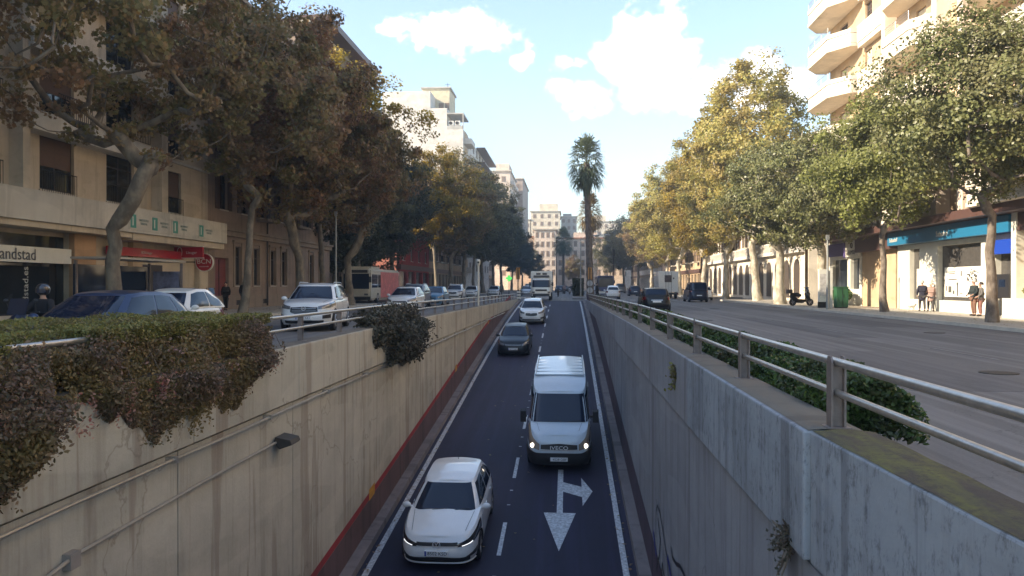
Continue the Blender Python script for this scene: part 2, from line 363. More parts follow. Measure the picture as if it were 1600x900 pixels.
for (x0, x1, y0, y1) in ((5.2, 7.4, 12, 19), (8.2, 9.4, 24, 38), (3.9, 4.9, 26, 33), (11.5, 13.6, 30, 41), (6.5, 8.8, 48, 58), (-12, -10.4, 20, 33)): b.box(x0, x1, y0, y1, .0008, .003)
tag(b.build('road_repairs', asphalt('asphalt_repair', (.095, .09, .088), (.12, .11, .105), .4)), kind='structure')
b = MB()
for (x, y) in ((7.8, 14.5), (12.2, 26.5), (6.2, 35), (9.8, 52), (-8, 36)): b.cyl((x, y, .001), (x, y, .012), .32, 24)
for (x, y) in ((14.9, 22), (14.9, 38), (14.9, 56), (3.35, 18), (3.35, 40)): b.box(x-.2, x+.2, y-.3, y+.3, .001, .011)
tag(b.build('drain_covers', mat('cast_iron', (.05, .047, .045), .6, .4, var=.3, scale=12)), kind='structure')
# median beyond the ramp
b = MB(); b.box(.6, 3.3, 84.5, 200, -.05, .13); b.box(1.9, 2.9, 77.3, 80.5, -.05, .13); tag(b.build('median_island', MT['asphalt_street']), kind='structure')

# ------------------------------------------------------------------ trench walls
def retaining(side):
    L = side < 0; X = XL if L else XR; s = -1 if L else 1           # s: direction away from the trench
    root = thing('retaining_wall', 'beige stained concrete trench wall with red painted stripe along its foot' if L else 'grey blue stained concrete trench wall with dark purple foot and graffiti',
                 'retaining wall', (X, 30, -5))
    b = MB()
    seams = ([-14, -9, -3, 1.5, 5.2, 9.3, 13.35, 17.2, 21.5, 26.5, 32, 38, 44, 50, 57, 64, 70, YE] if L else [-14, -8, -3, 1.4, 6.9, 11.5, 15.2, 19.4, 24, 29, 34.5, 40, 46, 52, 58, 64, 70, YE])
    for a, c in zip(seams, seams[1:]):
        g = .012
        f = lambda u, v: None
        lo = min(zr(a), zr(c)) - .6
        x0, x1 = sorted((X, X+s*.34)); b.box(x0, x1, a+g, c-g, lo, -.485)
    b.box(*sorted((X+s*.06, X+s*.33)), -14, YE-.02, -8, -.48)         # dark joint filling behind the panels
    b.build('lower_panels', conc_l if L else conc_r, root)
    b = MB(); ps = [-14, 5.82] + [s_ for s_ in (([9.6, 13.5, 17.5, 21.7, 26.5, 33, 40, 47, 54, 61, 68, YE]) if L else ([8.2, 11.35, 15, 20, 25, 30, 36, 42, 48, 54, 60, 66, YE]))]
    for i, (a, c) in enumerate(zip(ps, ps[1:])):
        pr = .065 if (L or i > 0) else .12
        g = .008; zb_ = -.45
        def cell(y0, y1):
            x0, x1 = sorted((X-s*pr, X+s*.38)); z0a, z1a = ptop(y0), ptop(y1)
            b.add([(x0,y0,zb_),(x1,y0,zb_),(x1,y1,zb_),(x0,y1,zb_),(x0,y0,z0a),(x1,y0,z0a),(x1,y1,z1a),(x0,y1,z1a)], [(0,3,2,1),(4,5,6,7),(0,1,5,4),(1,2,6,5),(2,3,7,6),(3,0,4,7)], 0 if (L or i > 2) else 1)
        if L or i > 0: cell(a+g, c-g)
    if not L: b.prism([(1.79, 5.81), (1.965, 2.0), (1.965, -14), (2.24, -14), (2.24, 5.81)], 'z', -.46, .52, 1)
    o = b.build('parapet', [conc_l if L else conc_r, conc_r2], root)
    bv = o.modifiers.new('bevel', 'BEVEL'); bv.width = .018; bv.segments = 2
    if not L:
        pass
    # capping, weathered and mossy
    for (ya, yb, mm, pr_) in ([(-14, YE-.02, conc_top, .03)] if L else [(-14, 5.8, moss, None), (5.83, YE-.02, conc_top, .03)]):
        c = MB()
        if pr_ is None:
            xf = lambda y_: 1.975-.175*max(0, (y_-2)/3.8)
            c.grid(lambda u, v: (xf(ya+(yb-ya)*v)+(2.245-xf(ya+(yb-ya)*v))*u, ya+(yb-ya)*v, .524+.014*math.sin(u*math.pi)+.004*math.sin(v*160+u*9)), 6, 90)
        else: c.grid(lambda u, v: (X-s*pr_+s*(.37+pr_)*u, ya+(yb-ya)*v, ptop(ya+(yb-ya)*v)+.004+.012*math.sin(u*math.pi)), 3, 60)
        c.build('coping', mm, root, smooth='full')
    # painted foot
    def zband(y): return zr(y) + (1.02 + .25*max(0, min(1, (y-20)/25)))
    p = MB(); q = X - s*.006; y1 = 66 if L else 70
    if L: p.grid(lambda u, v: (q, -14+(y1+14)*u, zband(-14+(y1+14)*u)-.17+.17*v), 70, 1, 0)
    hb = .17 if L else 0
    p.grid(lambda u, v: (q, -14+(y1+14)*u, zr(-14+(y1+14)*u)-.05+(zband(-14+(y1+14)*u)-hb-.003-zr(-14+(y1+14)*u)+.05)*v), 70, 1, 1)
    if L:
        for yy in (18.6, 33.2, 47): p.grid(lambda u, v: (q-s*.004, yy+.55*u, zband(yy)-.20+.28*v+.05*u), 1, 1, 2)
    p.build('painted_foot', [red_p, purp if L else purp2, yel_p], root)
    # kerb ledge at the foot
    k = MB(); x0, x1 = sorted((X-s*.008, X-s*.27))
    k.grid(lambda u, v: (x0+(x1-x0)*u, -14+90.5*v, zr(-14+90.5*v)+.16), 1, 90); xx = X-s*.27
    k.grid(lambda u, v: (xx-s*.015*(1-u), -14+90.5*v, zr(-14+90.5*v)-.03+.19*u), 1, 90); k.build('foot_kerb', kerb_d, root)
    return root
def mossmat():
    m = bpy.data.materials.new('mossy_coping'); m.use_nodes = True; nt = m.node_tree; bs = nt.nodes['Principled BSDF']; bs.inputs['Roughness'].default_value = .95
    c = ramp(nt, mapped_noise(nt, (3, .8, 3), 1.6, 8, .7), [(.44, (.095, .08, .065)), (.64, (.17, .165, .055))])
    c = mixc(nt, ramp(nt, mapped_noise(nt, (1, 1, 1), 11, 6, .8), [(.5, K0), (.6, (.8,)*3)]), c, (.085, .07, .055))
    nt.links.new(c, bs.inputs['Base Color']); bp = N(nt, 'ShaderNodeBump'); bp.inputs['Strength'].default_value = .8; bp.inputs['Distance'].default_value = .02
    nt.links.new(mapped_noise(nt, (1, 1, 1), 22, 8, .8), bp.inputs['Height']); nt.links.new(bp.outputs[0], bs.inputs['Normal']); return m
moss = mossmat()
red_p = concrete('red_paint', (.34, .030, .035), (.10, .03, .03), .5, crack=False)
purp = concrete('purple_paint', (.125, .075, .078), (.05, .035, .035), .7, crack=False)
purp2 = concrete('dark_purple_paint', (.085, .055, .075), (.03, .02, .03), .7, crack=False)
yel_p = mat('yellow_paint', (.50, .24, .03), .8, var=.35, scale=9)
kerb_d = concrete('kerb_dirty', (.20, .17, .165), (.085, .07, .07), .6, crack=False)
wallL = retaining(-1); wallR = retaining(1)
# graffiti strokes on the right wall
g = MB(); gx_ = XR-.012
def stroke(b, P, wd, m=0):
    for (a, c) in zip(P, P[1:]):
        d = Vector((c[0]-a[0], c[1]-a[1])); n = Vector((-d.y, d.x)).normalized()*wd/2
        b.add([(gx_, a[0]-n.x, a[1]-n.y), (gx_, c[0]-n.x, c[1]-n.y), (gx_, c[0]+n.x, c[1]+n.y), (gx_, a[0]+n.x, a[1]+n.y)], [(0,1,2,3)], m)
def wpt(px, py):                                # pixel -> (Y, Z) on the right wall
    t = math.tan(math.atan((px-800)/1200)-YAW); Y = XR/t; dep = Y*math.cos(YAW)-XR*math.sin(YAW); return Y, CZ-(py-445)/1200*dep
for P, wd, m in [([(1026,840),(1026,800),(1028,790),(1032,800),(1037,830),(1043,870),(1046,905)], .05, 0), ([(1025,895),(1031,870),(1033,845),(1029,810)], .06, 0), ([(1022,830),(1024,850),(1027,870)], .16, 1),
                 ([(1044,870),(1047,885),(1050,905)], .12, 1), ([(1050,855),(1052,872),(1058,882),(1064,885),(1070,898),(1072,905)], .07, 0), ([(1034,905),(1036,880),(1037,890),(1040,905)], .06, 0)]:
    stroke(g, [wpt(*p) for p in P], wd, m)
g.build('graffiti', [mat('graffiti_black', (.012, .012, .02), .6, var=0), mat('graffiti_blue', (.03, .03, .22), .6, var=0)], wallR)
# conduit, pipe run, junction box, wall lamp on the left wall
t = thing('conduit', 'thin grey steel pipe clipped under the ledge of the beige wall', 'pipe', (XL, 30, -.5))
b = MB(); b.tube([(XL+.10, y_, -.53+.01*math.sin(y_)) for y_ in range(-13, 60, 2)], .022, 8); b.build('pipe', steel, t, smooth=True)
for k in range(24): c = MB(); c.box(XL, XL+.14, -12+k*3, -11.95+k*3, -.57, -.49); c.build('clip', steel, t)
t = thing('wall_lamp', 'small dark floodlight on the end of a slanting conduit on the beige wall', 'lamp', (XL, 12.3, -1.2))
Yf, Zf = 13.25, -1.12
def lpt(px, py):
    tt = math.tan(math.atan((px-800)/1200)-YAW); Y = XL/tt; dep = Y*math.cos(YAW)-XL*math.sin(YAW); return Y, CZ-(py-445)/1200*dep
y0_, z0_ = lpt(425, 692); y1_, z1_ = lpt(118, 862); y2_, z2_ = lpt(60, 905)
b = MB(); b.tube([(XL+.06, y2_, z2_), (XL+.06, y1_-.1, z1_), (XL+.06, (y0_+y1_)/2, (z0_+z1_)/2+.02), (XL+.06, y0_, z0_)], .022, 8); b.build('conduit', mat('conduit_grey', (.36, .33, .28), .5, .3, world=False), t, smooth=True)
yb, zb_ = lpt(104, 874); c = MB(); c.box(XL, XL+.09, yb-.08, yb+.08, zb_-.09, zb_+.07); c.build('junction_box', mat('box_grey', (.28, .25, .22), .6), t)
c = MB(); c.prism([(XL+.03, z0_+.02), (XL+.05, z0_+.09), (XL+.30, z0_+.04), (XL+.33, z0_-.03), (XL+.10, z0_-.10)], 'y', y0_, y0_+.42); hd = c.build('lamp_head', mat('lamp_housing', (.05, .045, .04), .6), t)
c = MB(); c.prism([(XL+.10, z0_-.105), (XL+.32, z0_-.035), (XL+.315, z0_-.045), (XL+.11, z0_-.115)], 'y', y0_+.03, y0_+.39); c.build('lens', cglass, hd)
# ------------------------------------------------------------------ railings
def railing(side, y0, posts, label):
    L = side < 0; X = -5.06 if L else 2.02
    t = thing('railing', label, 'railing', (X, 20, 0))
    for zo, r_ in ((.50, .033), (.27, .027)):
        b = MB(); P = [(X, y0+i*2.0, ptop(y0+i*2.0)+zo) for i in range(int((YE-2-y0)/2)+1)]
        b.tube(P, r_, 12); b.build('top_rail' if zo > .4 else 'lower_rail', steel, t, smooth=True)
    for yy in posts:
        z = ptop(yy); b = MB()
        if L: b.box(X-.012-.05, X-.05+.012, yy-.05, yy+.05, z, z+.50); b.box(X-.055, X+.02, yy-.045, yy-.030, z, z+.47); b.box(X-.055, X+.02, yy+.030, yy+.045, z, z+.47)
        else:
            b.prism([(yy-.055, z), (yy+.055, z), (yy+.055, z+.50), (yy+.03, z+.545), (yy-.03, z+.545), (yy-.055, z+.50)], 'x', X-.055, X-.040)
            b.prism([(yy-.055, z), (yy+.055, z), (yy+.055, z+.50), (yy+.03, z+.545), (yy-.03, z+.545), (yy-.055, z+.50)], 'x', X+.040, X+.055)
            b.box(X-.04, X+.04, yy-.008, yy+.008, z, z+.5)
        b.box(X-.09, X+.09, yy-.08, yy+.08, z+.002, z+.018)
        b.build('post', post_m, t)
railing(-1, -3, [1.5+2.52*k for k in range(5)] + [14.35+2.5*k for k in range(24)], 'round steel two-bar railing on brown posts above the beige trench wall')
railing(1, -3, [-.4, 2.7, 5.93] + [8.95+3.15*k for k in range(21)], 'round steel two-bar railing on brown posts above the grey blue trench wall')
# ------------------------------------------------------------------ vehicles
def tabf(tab):
    xs = [p[0] for p in tab]; ys = [p[1] for p in tab]
    def f(x):
        if x <= xs[0]: return ys[0]
        for i in range(len(xs)-1):
            if x <= xs[i+1]:
                q = (x-xs[i])/(xs[i+1]-xs[i]); m0 = 0 if i == 0 else (ys[i+1]-ys[i-1])/(xs[i+1]-xs[i-1])
                m1 = 0 if i+2 >= len(xs) else (ys[i+2]-ys[i])/(xs[i+2]-xs[i]); h = xs[i+1]-xs[i]
                s_ = (ys[i+1]-ys[i])/h
                if m0*s_ <= 0: m0 = 0
                else: m0 = math.copysign(min(abs(m0), 2.5*abs(s_)), s_)
                if m1*s_ <= 0: m1 = 0
                else: m1 = math.copysign(min(abs(m1), 2.5*abs(s_)), s_)
                return (2*q**3-3*q*q+1)*ys[i]+(q**3-2*q*q+q)*h*m0+(-2*q**3+3*q*q)*ys[i+1]+(q**3-q*q)*h*m1
        return ys[-1]
    return f
class Shell:
    """closed lofted shell: plan is a rounded rectangle, height follows zb(y)..zt(y)"""
    def __init__(s, yf, yr, w, zb, zt, n=5, crown=.03, nr=None):
        s.yf, s.yr, s.w, s.zb, s.zt, s.n, s.crown, s.nr = yf, yr, w, zb, zt, n, crown, nr or n
    def P(s, cx, cy, t):
        y = (s.yf(t)+s.yr(t))/2 + (s.yr(t)-s.yf(t))/2*cy
        return Vector((s.w(t)*cx, y, s.zb(y)+t*(s.zt(y)-s.zb(y))))
    def front(s, cx, t, rear=False):
        n = s.nr if rear else s.n
        return s.P(cx, (1 if rear else -1)*(1-min(1, abs(cx))**n)**(1/n), t)
    def side(s, sg, cy, t):
        n = s.nr if cy > 0 else s.n
        return s.P(sg*(1-min(1, abs(cy))**n)**(1/n), cy, t)
    def samples(s):
        fx = [0, .2, .4, .55, .67, .77, .85, .91, .955, .985]
        sy = lambda n: (1-.985**n)**(1/n)
        a = [(x, -(1-x**s.n)**(1/s.n)) for x in fx]; c0, c1 = sy(s.n), sy(s.nr); k = 22
        mid = []
        for i in range(1, k):
            cy = -c0 + (c0+c1)*i/k; n = s.nr if cy > 0 else s.n; mid.append(((1-abs(cy)**n)**(1/n), cy))
        return a + mid + [(x, (1-x**s.nr)**(1/s.nr)) for x in reversed(fx)]
    def mesh(s, mb, ts, m=0, rows=6, mtop=None):
        sm = s.samples(); K = len(sm)
        for sg in (1, -1):
            mb.grid(lambda u, v: s.P(sg*sm[round(u*(K-1))][0], sm[round(u*(K-1))][1], ts[round(v*(len(ts)-1))]), K-1, len(ts)-1, m)
        def top(u, v):
            cx, cy = sm[round(v*(K-1))]; a = -1+2*u; p = s.P(cx*a, cy, ts[-1]); edge = min(1, cx/.8)
            p.z += s.crown*(1-a*a)*edge; return p
        mb.grid(top, 2*rows, K-1, m if mtop is None else mtop)
        def bot(u, v):
            cx, cy = sm[round(v*(K-1))]; return s.P(cx*(-1+2*u), cy, ts[0])
        mb.grid(bot, 2*rows, K-1, m)
    def off(s, f, a, t, d):
        p = f(a, t); e = .004; pa = f(a+e, t)-f(a-e, t); pb = f(a, t+e)-f(a, t-e); nr = pa.cross(pb)
        if nr.length < 1e-9: return p
        nr.normalize(); ctr = Vector((0, (s.yf(t)+s.yr(t))/2, p.z))
        if nr.dot(p-ctr) < 0: nr = -nr
        return p + nr*d
    def patch(s, mb, where, a0, a1, t0, t1, d=.006, nu=10, nv=4, m=0, thick=0):
        """a: cx on front/rear, cy on side; t0/t1 may be functions of u"""
        f = (lambda a, t: s.front(a, t)) if where == 'front' else (lambda a, t: s.front(a, t, True)) if where == 'rear' else (lambda a, t: s.side(where, a, t))
        T0 = t0 if callable(t0) else (lambda u: t0); T1 = t1 if callable(t1) else (lambda u: t1)
        g = lambda u, v: s.off(f, a0+(a1-a0)*u, T0(u)+(T1(u)-T0(u))*v, d)
        mb.grid(g, nu, nv, m)
        # closed rim back into the body so that the piece has thickness
        n = 0
        for (uu, vv, fix) in (((0,1),(0,0),0), ((0,1),(1,1),0), ((0,0),(0,1),1), ((1,1),(0,1),1)):
            k = nu if fix == 0 else nv
            def rim(u, v):
                U = uu[0]+(uu[1]-uu[0])*u; V = vv[0]+(vv[1]-vv[0])*u
                a, t = a0+(a1-a0)*U, T0(U)+(T1(U)-T0(U))*V
                return s.off(f, a, t, d if v < .5 else -.01)
            mb.grid(rim, k, 1, m)
def cut_arches(me, wheels, r, W):
    o = mesh_obj('tmp', me); cb = MB()
    for y in wheels:
        for sg in (1, -1): cb.cyl((sg*(W/2-.30), y, r), (sg*(W/2+.3), y, r), r+.055, 28)
    cm = cb.mesh('cut', black); c = mesh_obj('tmpc', cm); me.materials.append(black)
    md = o.modifiers.new('b', 'BOOLEAN'); md.operation = 'DIFFERENCE'; md.object = c; md.solver = 'EXACT'
    try: md.material_mode = 'TRANSFER'
    except Exception: pass
    r_ = bake(o); bpy.data.objects.remove(o); bpy.data.objects.remove(c)
    if len(r_.polygons) < len(me.polygons)*.5: return me
    r_.polygons.foreach_set('use_smooth', [True]*len(r_.polygons)); r_.set_sharp_from_angle(angle=R(38)); return r_
WH = {}
def wheel_meshes(r, wd):
    k = (r, wd)
    if k not in WH:
        b = MB(); prof = [(-.5, .62), (-.5, .93), (-.38, 1), (.38, 1), (.5, .93), (.5, .62)]
        b.grid(lambda u, v: (prof[round(v*5)][0]*wd, r*prof[round(v*5)][1]*math.cos(2*math.pi*u), r*prof[round(v*5)][1]*math.sin(2*math.pi*u)), 28, 5)
        ty = b.mesh('wheel', black, smooth=True, weld=True)
        b = MB(); b.cyl((-.30*wd, 0, 0), (.30*wd, 0, 0), r*.64, 28, 1)
        for sg in (1, -1):
            b.grid(lambda u, v: (sg*wd*(.42+.04*v), r*(.66-.06*v)*math.cos(2*math.pi*u), r*(.66-.06*v)*math.sin(2*math.pi*u)), 28, 1, 0)
            for q in range(5):
                a = 2*math.pi*q/5
                for da in (-.11, .11):
                    p0 = (sg*wd*.40, r*.1*math.cos(a), r*.1*math.sin(a)); p1 = (sg*wd*.43, r*.63*math.cos(a+da), r*.63*math.sin(a+da)); b.tube([p0, p1], r*.055, 5, 0)
            b.cyl((sg*wd*.3, 0, 0), (sg*wd*.45, 0, 0), r*.13, 12, 0)
        WH[k] = (ty, b.mesh('rim', [alloy, black], smooth=True))
    return WH[k]
def add_wheels(root, ys_, r, W, wd=.2):
    ty, rim = wheel_meshes(r, wd)
    for y in ys_:
        for sg in (1, -1):
            o = mesh_obj('wheel', ty, root, (sg*(W/2-wd/2-.015), y, r)); mesh_obj('rim', rim, o)
def mirror(root, x, y, z, sz=1, pm=None, box=False):
    for sg in (1, -1):
        b = MB()
        if box: b.box(sg*x-.03, sg*x+.09*sg, y-.01, y+.02, z-.05, z+.02); b.prism([(y-.05, z-.2), (y+.05, z-.2), (y+.05, z+.2), (y-.02, z+.22), (y-.06, z+.15)], 'x', *(sorted((sg*(x+.06), sg*(x+.24)))))
        else: b.ball((sg*(x+.10*sz), y, z), .105*sz, .06*sz, .07*sz, 12, 8); b.tube([(sg*(x-.03), y+.02, z-.05), (sg*(x+.05), y, z-.03)], .025, 6)
        mesh_obj('mirror', b.mesh('mirror', pm or dark_pl, smooth=not box), root)
def emblem(kind, root, y, z, r, mtl=chrome):
    b = MB()
    for i in range(24):
        a0, a1 = 2*math.pi*i/24, 2*math.pi*(i+1)/24
        if kind != 'bar': b.tube([(r*math.cos(a0), y, z+r*math.sin(a0)), (r*math.cos(a1), y, z+r*math.sin(a1))], r*.10, 5)
    if kind == 'vw':
        for P in ([(-.38,.8),(0,.08),(.38,.8)], [(-.85,.35),(-.42,-.8),(0,-.05),(.42,-.8),(.85,.35)]):
            b.tube([(p[0]*r, y-.004, z+p[1]*r) for p in P], r*.09, 5)
    elif kind == 'h':
        b.tube([(-.4*r, y, z-.5*r), (-.25*r, y, z+.5*r)], r*.1, 5); b.tube([(.25*r, y, z-.5*r), (.4*r, y, z+.5*r)], r*.1, 5); b.tube([(-.33*r, y, z-.05*r), (.33*r, y, z+.05*r)], r*.1, 5)
    elif kind == 'bar': b.tube([(-r, y, z-.3*r), (r, y, z+.3*r)], r*.14, 5)
    mesh_obj('emblem', b.mesh('emblem', mtl, smooth=True), root)
SPECS = {
 'hatch': dict(L=4.26, W=1.80, H=1.47, r=.315, wb=(-1.29, 1.33), hood=[(-2.13,.70),(-2.0,.77),(-1.7,.855),(-1.2,.925),(-.9,.965),(0,.975),(1.3,.985),(1.9,.97),(2.13,.93)],
   cab=(-1.02, -.20, 2.02, 1.62), belt=.95, cw=(.83, .60), roof=[(-.2,1.41),(.3,1.455),(.9,1.45),(1.7,1.38)], n=5.2),
 'suv': dict(L=4.5, W=1.86, H=1.66, r=.36, wb=(-1.33, 1.34), hood=[(-2.25,.86),(-2.12,.93),(-1.8,1.0),(-1.3,1.06),(-1.0,1.09),(0,1.10),(1.3,1.13),(2.0,1.14),(2.25,1.05)],
   cab=(-1.15, -.40, 2.16, 1.80), belt=1.07, cw=(.87, .66), roof=[(-.4,1.57),(.2,1.635),(.9,1.63),(1.8,1.55)], n=4.8),
 'small': dict(L=3.6, W=1.63, H=1.49, r=.29, wb=(-1.18, 1.14), hood=[(-1.8,.66),(-1.68,.76),(-1.4,.86),(-1.1,.92),(-.85,.96),(0,.965),(1.1,.97),(1.6,.95),(1.8,.86)],
   cab=(-.93, -.32, 1.72, 1.15), belt=.94, cw=(.76, .54), roof=[(-.35,1.40),(.1,1.475),(.6,1.475),(1.2,1.38)], n=3.6),
 'mini': dict(L=3.72, W=1.69, H=1.41, r=.30, wb=(-1.2, 1.24), hood=[(-1.86,.68),(-1.7,.82),(-1.3,.90),(-1.0,.93),(0,.95),(1.2,.96),(1.7,.95),(1.86,.86)],
   cab=(-.85, -.42, 1.74, 1.45), belt=.93, cw=(.80, .64), roof=[(-.42,1.35),(0,1.395),(.8,1.39),(1.45,1.35)], n=4.6),
 'mpv': dict(L=4.4, W=1.82, H=1.83, r=.32, wb=(-1.42, 1.3), hood=[(-2.2,.80),(-2.05,.92),(-1.6,1.06),(-1.3,1.12),(0,1.12),(1.5,1.12),(2.1,1.12),(2.2,1.08)],
   cab=(-1.42, -.55, 2.17, 2.05), belt=1.08, cw=(.87, .74), roof=[(-.6,1.72),(0,1.80),(1.2,1.82),(2.1,1.78)], n=6),
 'van': dict(L=5.6, W=2.0, H=2.55, r=.34, wb=(-1.75, 1.55), hood=[(-2.8,1.02),(-2.68,1.12),(-2.4,1.24),(-2.1,1.33),(-1.9,1.38),(0,1.38),(2.6,1.38),(2.8,1.38)],
   cab=(-2.08, -1.42, 2.79, 2.77), belt=1.34, cw=(.97, .84), roof=[(-1.45,2.20),(-1.0,2.36),(-.5,2.47),(0,2.52),(2.8,2.54)], n=7),
}
CARCACHE = {}
def make_car(spec, colm, name='parked_car', style='', plate='', lights=None, roofm=None):
    S = SPECS[spec]; L, W = S['L'], S['W']; h = L/2; root = thing(name, None, 'car', (0, 0, 0))
    zt = tabf(S['hood']); van = spec == 'van'; n = S['n']
    yf = tabf([(0, -h+.10), (.18, -h+.02), (.45, -h), (.7, -h+.03), (.9, -h+.07), (1, -h+.14)]); yr = tabf([(0, h-.12), (.2, h-.01), (.5, h), (.8, h-.04), (1, h-.10)])
    wf = tabf([(0, W/2*.93), (.15, W/2*.985), (.45, W/2), (.72, W/2*.985), (.9, W/2*.965), (1, W/2*.91)])
    gc = .17 if spec not in ('suv', 'van') else .23
    body = Shell(yf, yr, wf, lambda y: gc+.05*max(0, (abs(y)-h+.5)), zt, n, .045, n+1)
    mb = MB(); body.mesh(mb, [0, .06, .15, .3, .45, .6, .72, .82, .9, .96, 1])
    me = mb.mesh('body', colm, weld=True); me = cut_arches(me, S['wb'], S['r'], W); bo = mesh_obj('body', me, root)
    for sg in (1, -1):
        mb = MB(); y0b, y1b = -h+.32, S['cab'][0]+.06; mb.tube([(sg*(.60+.10*q/6), y0b+(y1b-y0b)*q/6, zt(y0b+(y1b-y0b)*q/6)+.045*(1-((.60+.1*q/6)/(W/2))**2)-.0005) for q in range(7)], .0045, 5); mesh_obj('bonnet_seam', mb.mesh('bonnet_seam', dark_pl), root)
    # cabin
    c0, c1, c2, c3 = S['cab']; rz = tabf(S['roof']); be = S['belt']; cwb, cwt = S['cw']
    bow = 1.35
    cyf = lambda t: c0+(c1-c0)*min(1, max(0, t))**1.08; cyr = lambda t: c2+(c3-c2)*max(0, t)**1.5; cw = lambda t: cwb+(cwt-cwb)*max(0, t)**1.25
    cn = 6.5 if not van else 9
    cab = Shell(cyf, cyr, cw, lambda y: be, rz, cn, .035, cn+1)
    mb = MB(); cab.mesh(mb, [0, .15, .3, .45, .6, .72, .82, .9, .96, 1], 0); mesh_obj('cabin', mb.mesh('cabin', roofm or colm, smooth=True, weld=True), root)
    mb = MB(); cab.patch(mb, 'front', -.86 if not van else -.9, .86 if not van else .9, .06, lambda u: .94, .006, 16, 6); wsn = mesh_obj('windscreen', mb.mesh('windscreen', cglass, smooth=True), root)
    for q in (-.35, .28):
        b = MB(); p0 = cab.off(lambda a, t: cab.front(a, t), q, .07, .02); p1 = cab.off(lambda a, t: cab.front(a, t), q+.42, .12, .02); b.tube([p0, p1], .008, 5); mesh_obj('wiper', b.mesh('wiper', dark_pl), wsn)
    if not van: mb = MB(); cab.patch(mb, 'rear', -.82, .82, .22, .88, .006, 14, 5); mesh_obj('rear_window', mb.mesh('rear_window', cglass, smooth=True), root)
    for sg in (1, -1):
        segs = {'mini': [(-.80, .02), (.07, .78)], 'small': [(-.78, .05), (.10, .72)], 'van': [(-.93, -.66)]}.get(spec, [(-.80, -.10), (-.05, .46), (.51, .80)])
        for (a, c) in segs:
            mb = MB(); fr = (lambda u: .88-.0*u); cab.patch(mb, sg, a, c, .10, (lambda u, c_=c: .86-(.34*u*u if c_ > .7 else 0)), .005, 8, 5)
            mesh_obj('side_window', mb.mesh('side_window', cglass, smooth=True), root)
        # door cuts and handles on the body side
        mb = MB()
        for cy in ((-.42, .06, .50) if not van else (-.62, -.32)):
            body.patch(mb, sg, cy-.002, cy+.002, .18, .96, .0025, 1, 8)
        body.patch(mb, sg, -.42, .50, .16, .18, .003, 12, 1); mesh_obj('door_seam', mb.mesh('door_seam', dark_pl), root)
        for cy in ((-.03, .42) if not van else (-.40,)):
            mb = MB(); body.patch(mb, sg, cy-.035, cy+.02, .84, .865, .02, 4, 1); mesh_obj('door_handle', mb.mesh('door_handle', colm if style != 'blk' else chrome), root)
        mb = MB(); body.patch(mb, sg, -.50 if not van else -.52, .50, .0, .10, .006, 16, 2); mesh_obj('side_sill', mb.mesh('side_sill', dark_pl, smooth=True), root)
    def FP(nm, a0, a1, t0, t1, m_, d=.008, nu=12, nv=3, par=root, mirrored=False, rear=False):
        out = []
        for sg in ((1, -1) if mirrored else (1,)):
            mb = MB(); body.patch(mb, 'rear' if rear else 'front', a0*sg, a1*sg, t0, t1, d, nu, nv); out.append(mesh_obj(nm, mb.mesh(nm, m_, smooth=True), par))
        return out
    # lights by style
    LL = lights or lampm
    sw = lambda a, b_: (lambda u: a+(b_-a)*u)
    if style == 'golf':
        hs = FP('headlight', .50, .992, sw(.76, .70), sw(.86, .94), mat('headlight_dark', (.05, .05, .055), .1, .4, var=0, coat=1), .008, 14, 4, mirrored=True)
        for o_, sg in zip(hs, (1, -1)):
            mb = MB(); body.patch(mb, 'front', sg*.62, sg*.86, sw(.757, .735), sw(.782, .765), .014, 12, 2); mesh_obj('light_strip', mb.mesh('light_strip', drl, smooth=True), o_)
        FP('grille', -.52, .52, .79, .90, dark_pl); FP('chrome_strip', -.52, .52, .77, .785, chrome, .016, 12, 1)
        FP('lower_intake', -.80, .80, lambda u: .10+.05*abs(2*u-1), lambda u: .36-.04*abs(2*u-1), dark_pl, .008, 20)
        FP('fog_light', .72, .97, sw(.30, .28), sw(.34, .45), dark_pl, .010, 8, 3, mirrored=True); FP('bumper_lip', -.93, .93, .05, .09, colm, .03, 24, 1)
        emblem('vw', root, -h-.03, .655, .085)
        pz, pt_ = .47, .47
    elif style == 'suvh':
        FP('headlight', .52, .985, sw(.80, .76), sw(.92, .95), lampm, .008, 14, 4, mirrored=True)
        FP('grille', -.50, .50, lambda u: .50+.18*abs(2*u-1)**2, lambda u: .92-.03*abs(2*u-1), dark_pl, .012, 16, 4)
        for t_ in (.62, .73, .84): FP('grille_bar', -.44, .44, t_, t_+.014, alloy, .022, 12, 1)
        FP('fog_light', .66, .90, .30, .48, dark_pl, .008, 8, 3, mirrored=True); FP('lower_intake', -.7, .7, .08, .22, dark_pl, .01, 20)
        FP('skid_plate', -.6, .6, .02, .07, alloy, .015, 16, 1); emblem('h', root, -h-.03, .80, .07); pz = .48
    elif style == 'suvv':
        FP('headlight', .55, .98, sw(.82, .78), sw(.93, .96), lampm, .008, 14, 4, mirrored=True); FP('grille', -.45, .45, lambda u: .60+.08*abs(2*u-1)**2, .90, dark_pl, .012, 16, 4)
        FP('lower_intake', -.7, .7, .10, .24, dark_pl, .01, 20); FP('fog_light', .70, .92, .25, .42, dark_pl, .008, 8, 3, mirrored=True); emblem('bar', root, -h-.03, .82, .09); pz = .55
    elif style == 'van':
        hs = FP('headlight', .60, .985, sw(.60, .66), sw(.80, .995), mat('headlight_amber', (.34, .27, .20), .15, .2, var=0, coat=1), .010, 10, 5, mirrored=True)
        for o_, sg in zip(hs, (1, -1)):
            p = body.front(sg*.80, .68); b = MB(); b.ball((p.x, p.y+.01, p.z), .085, .05, .075); mesh_obj('lamp_bulb', b.mesh('lamp_bulb', lit_lamp, smooth=True), o_)
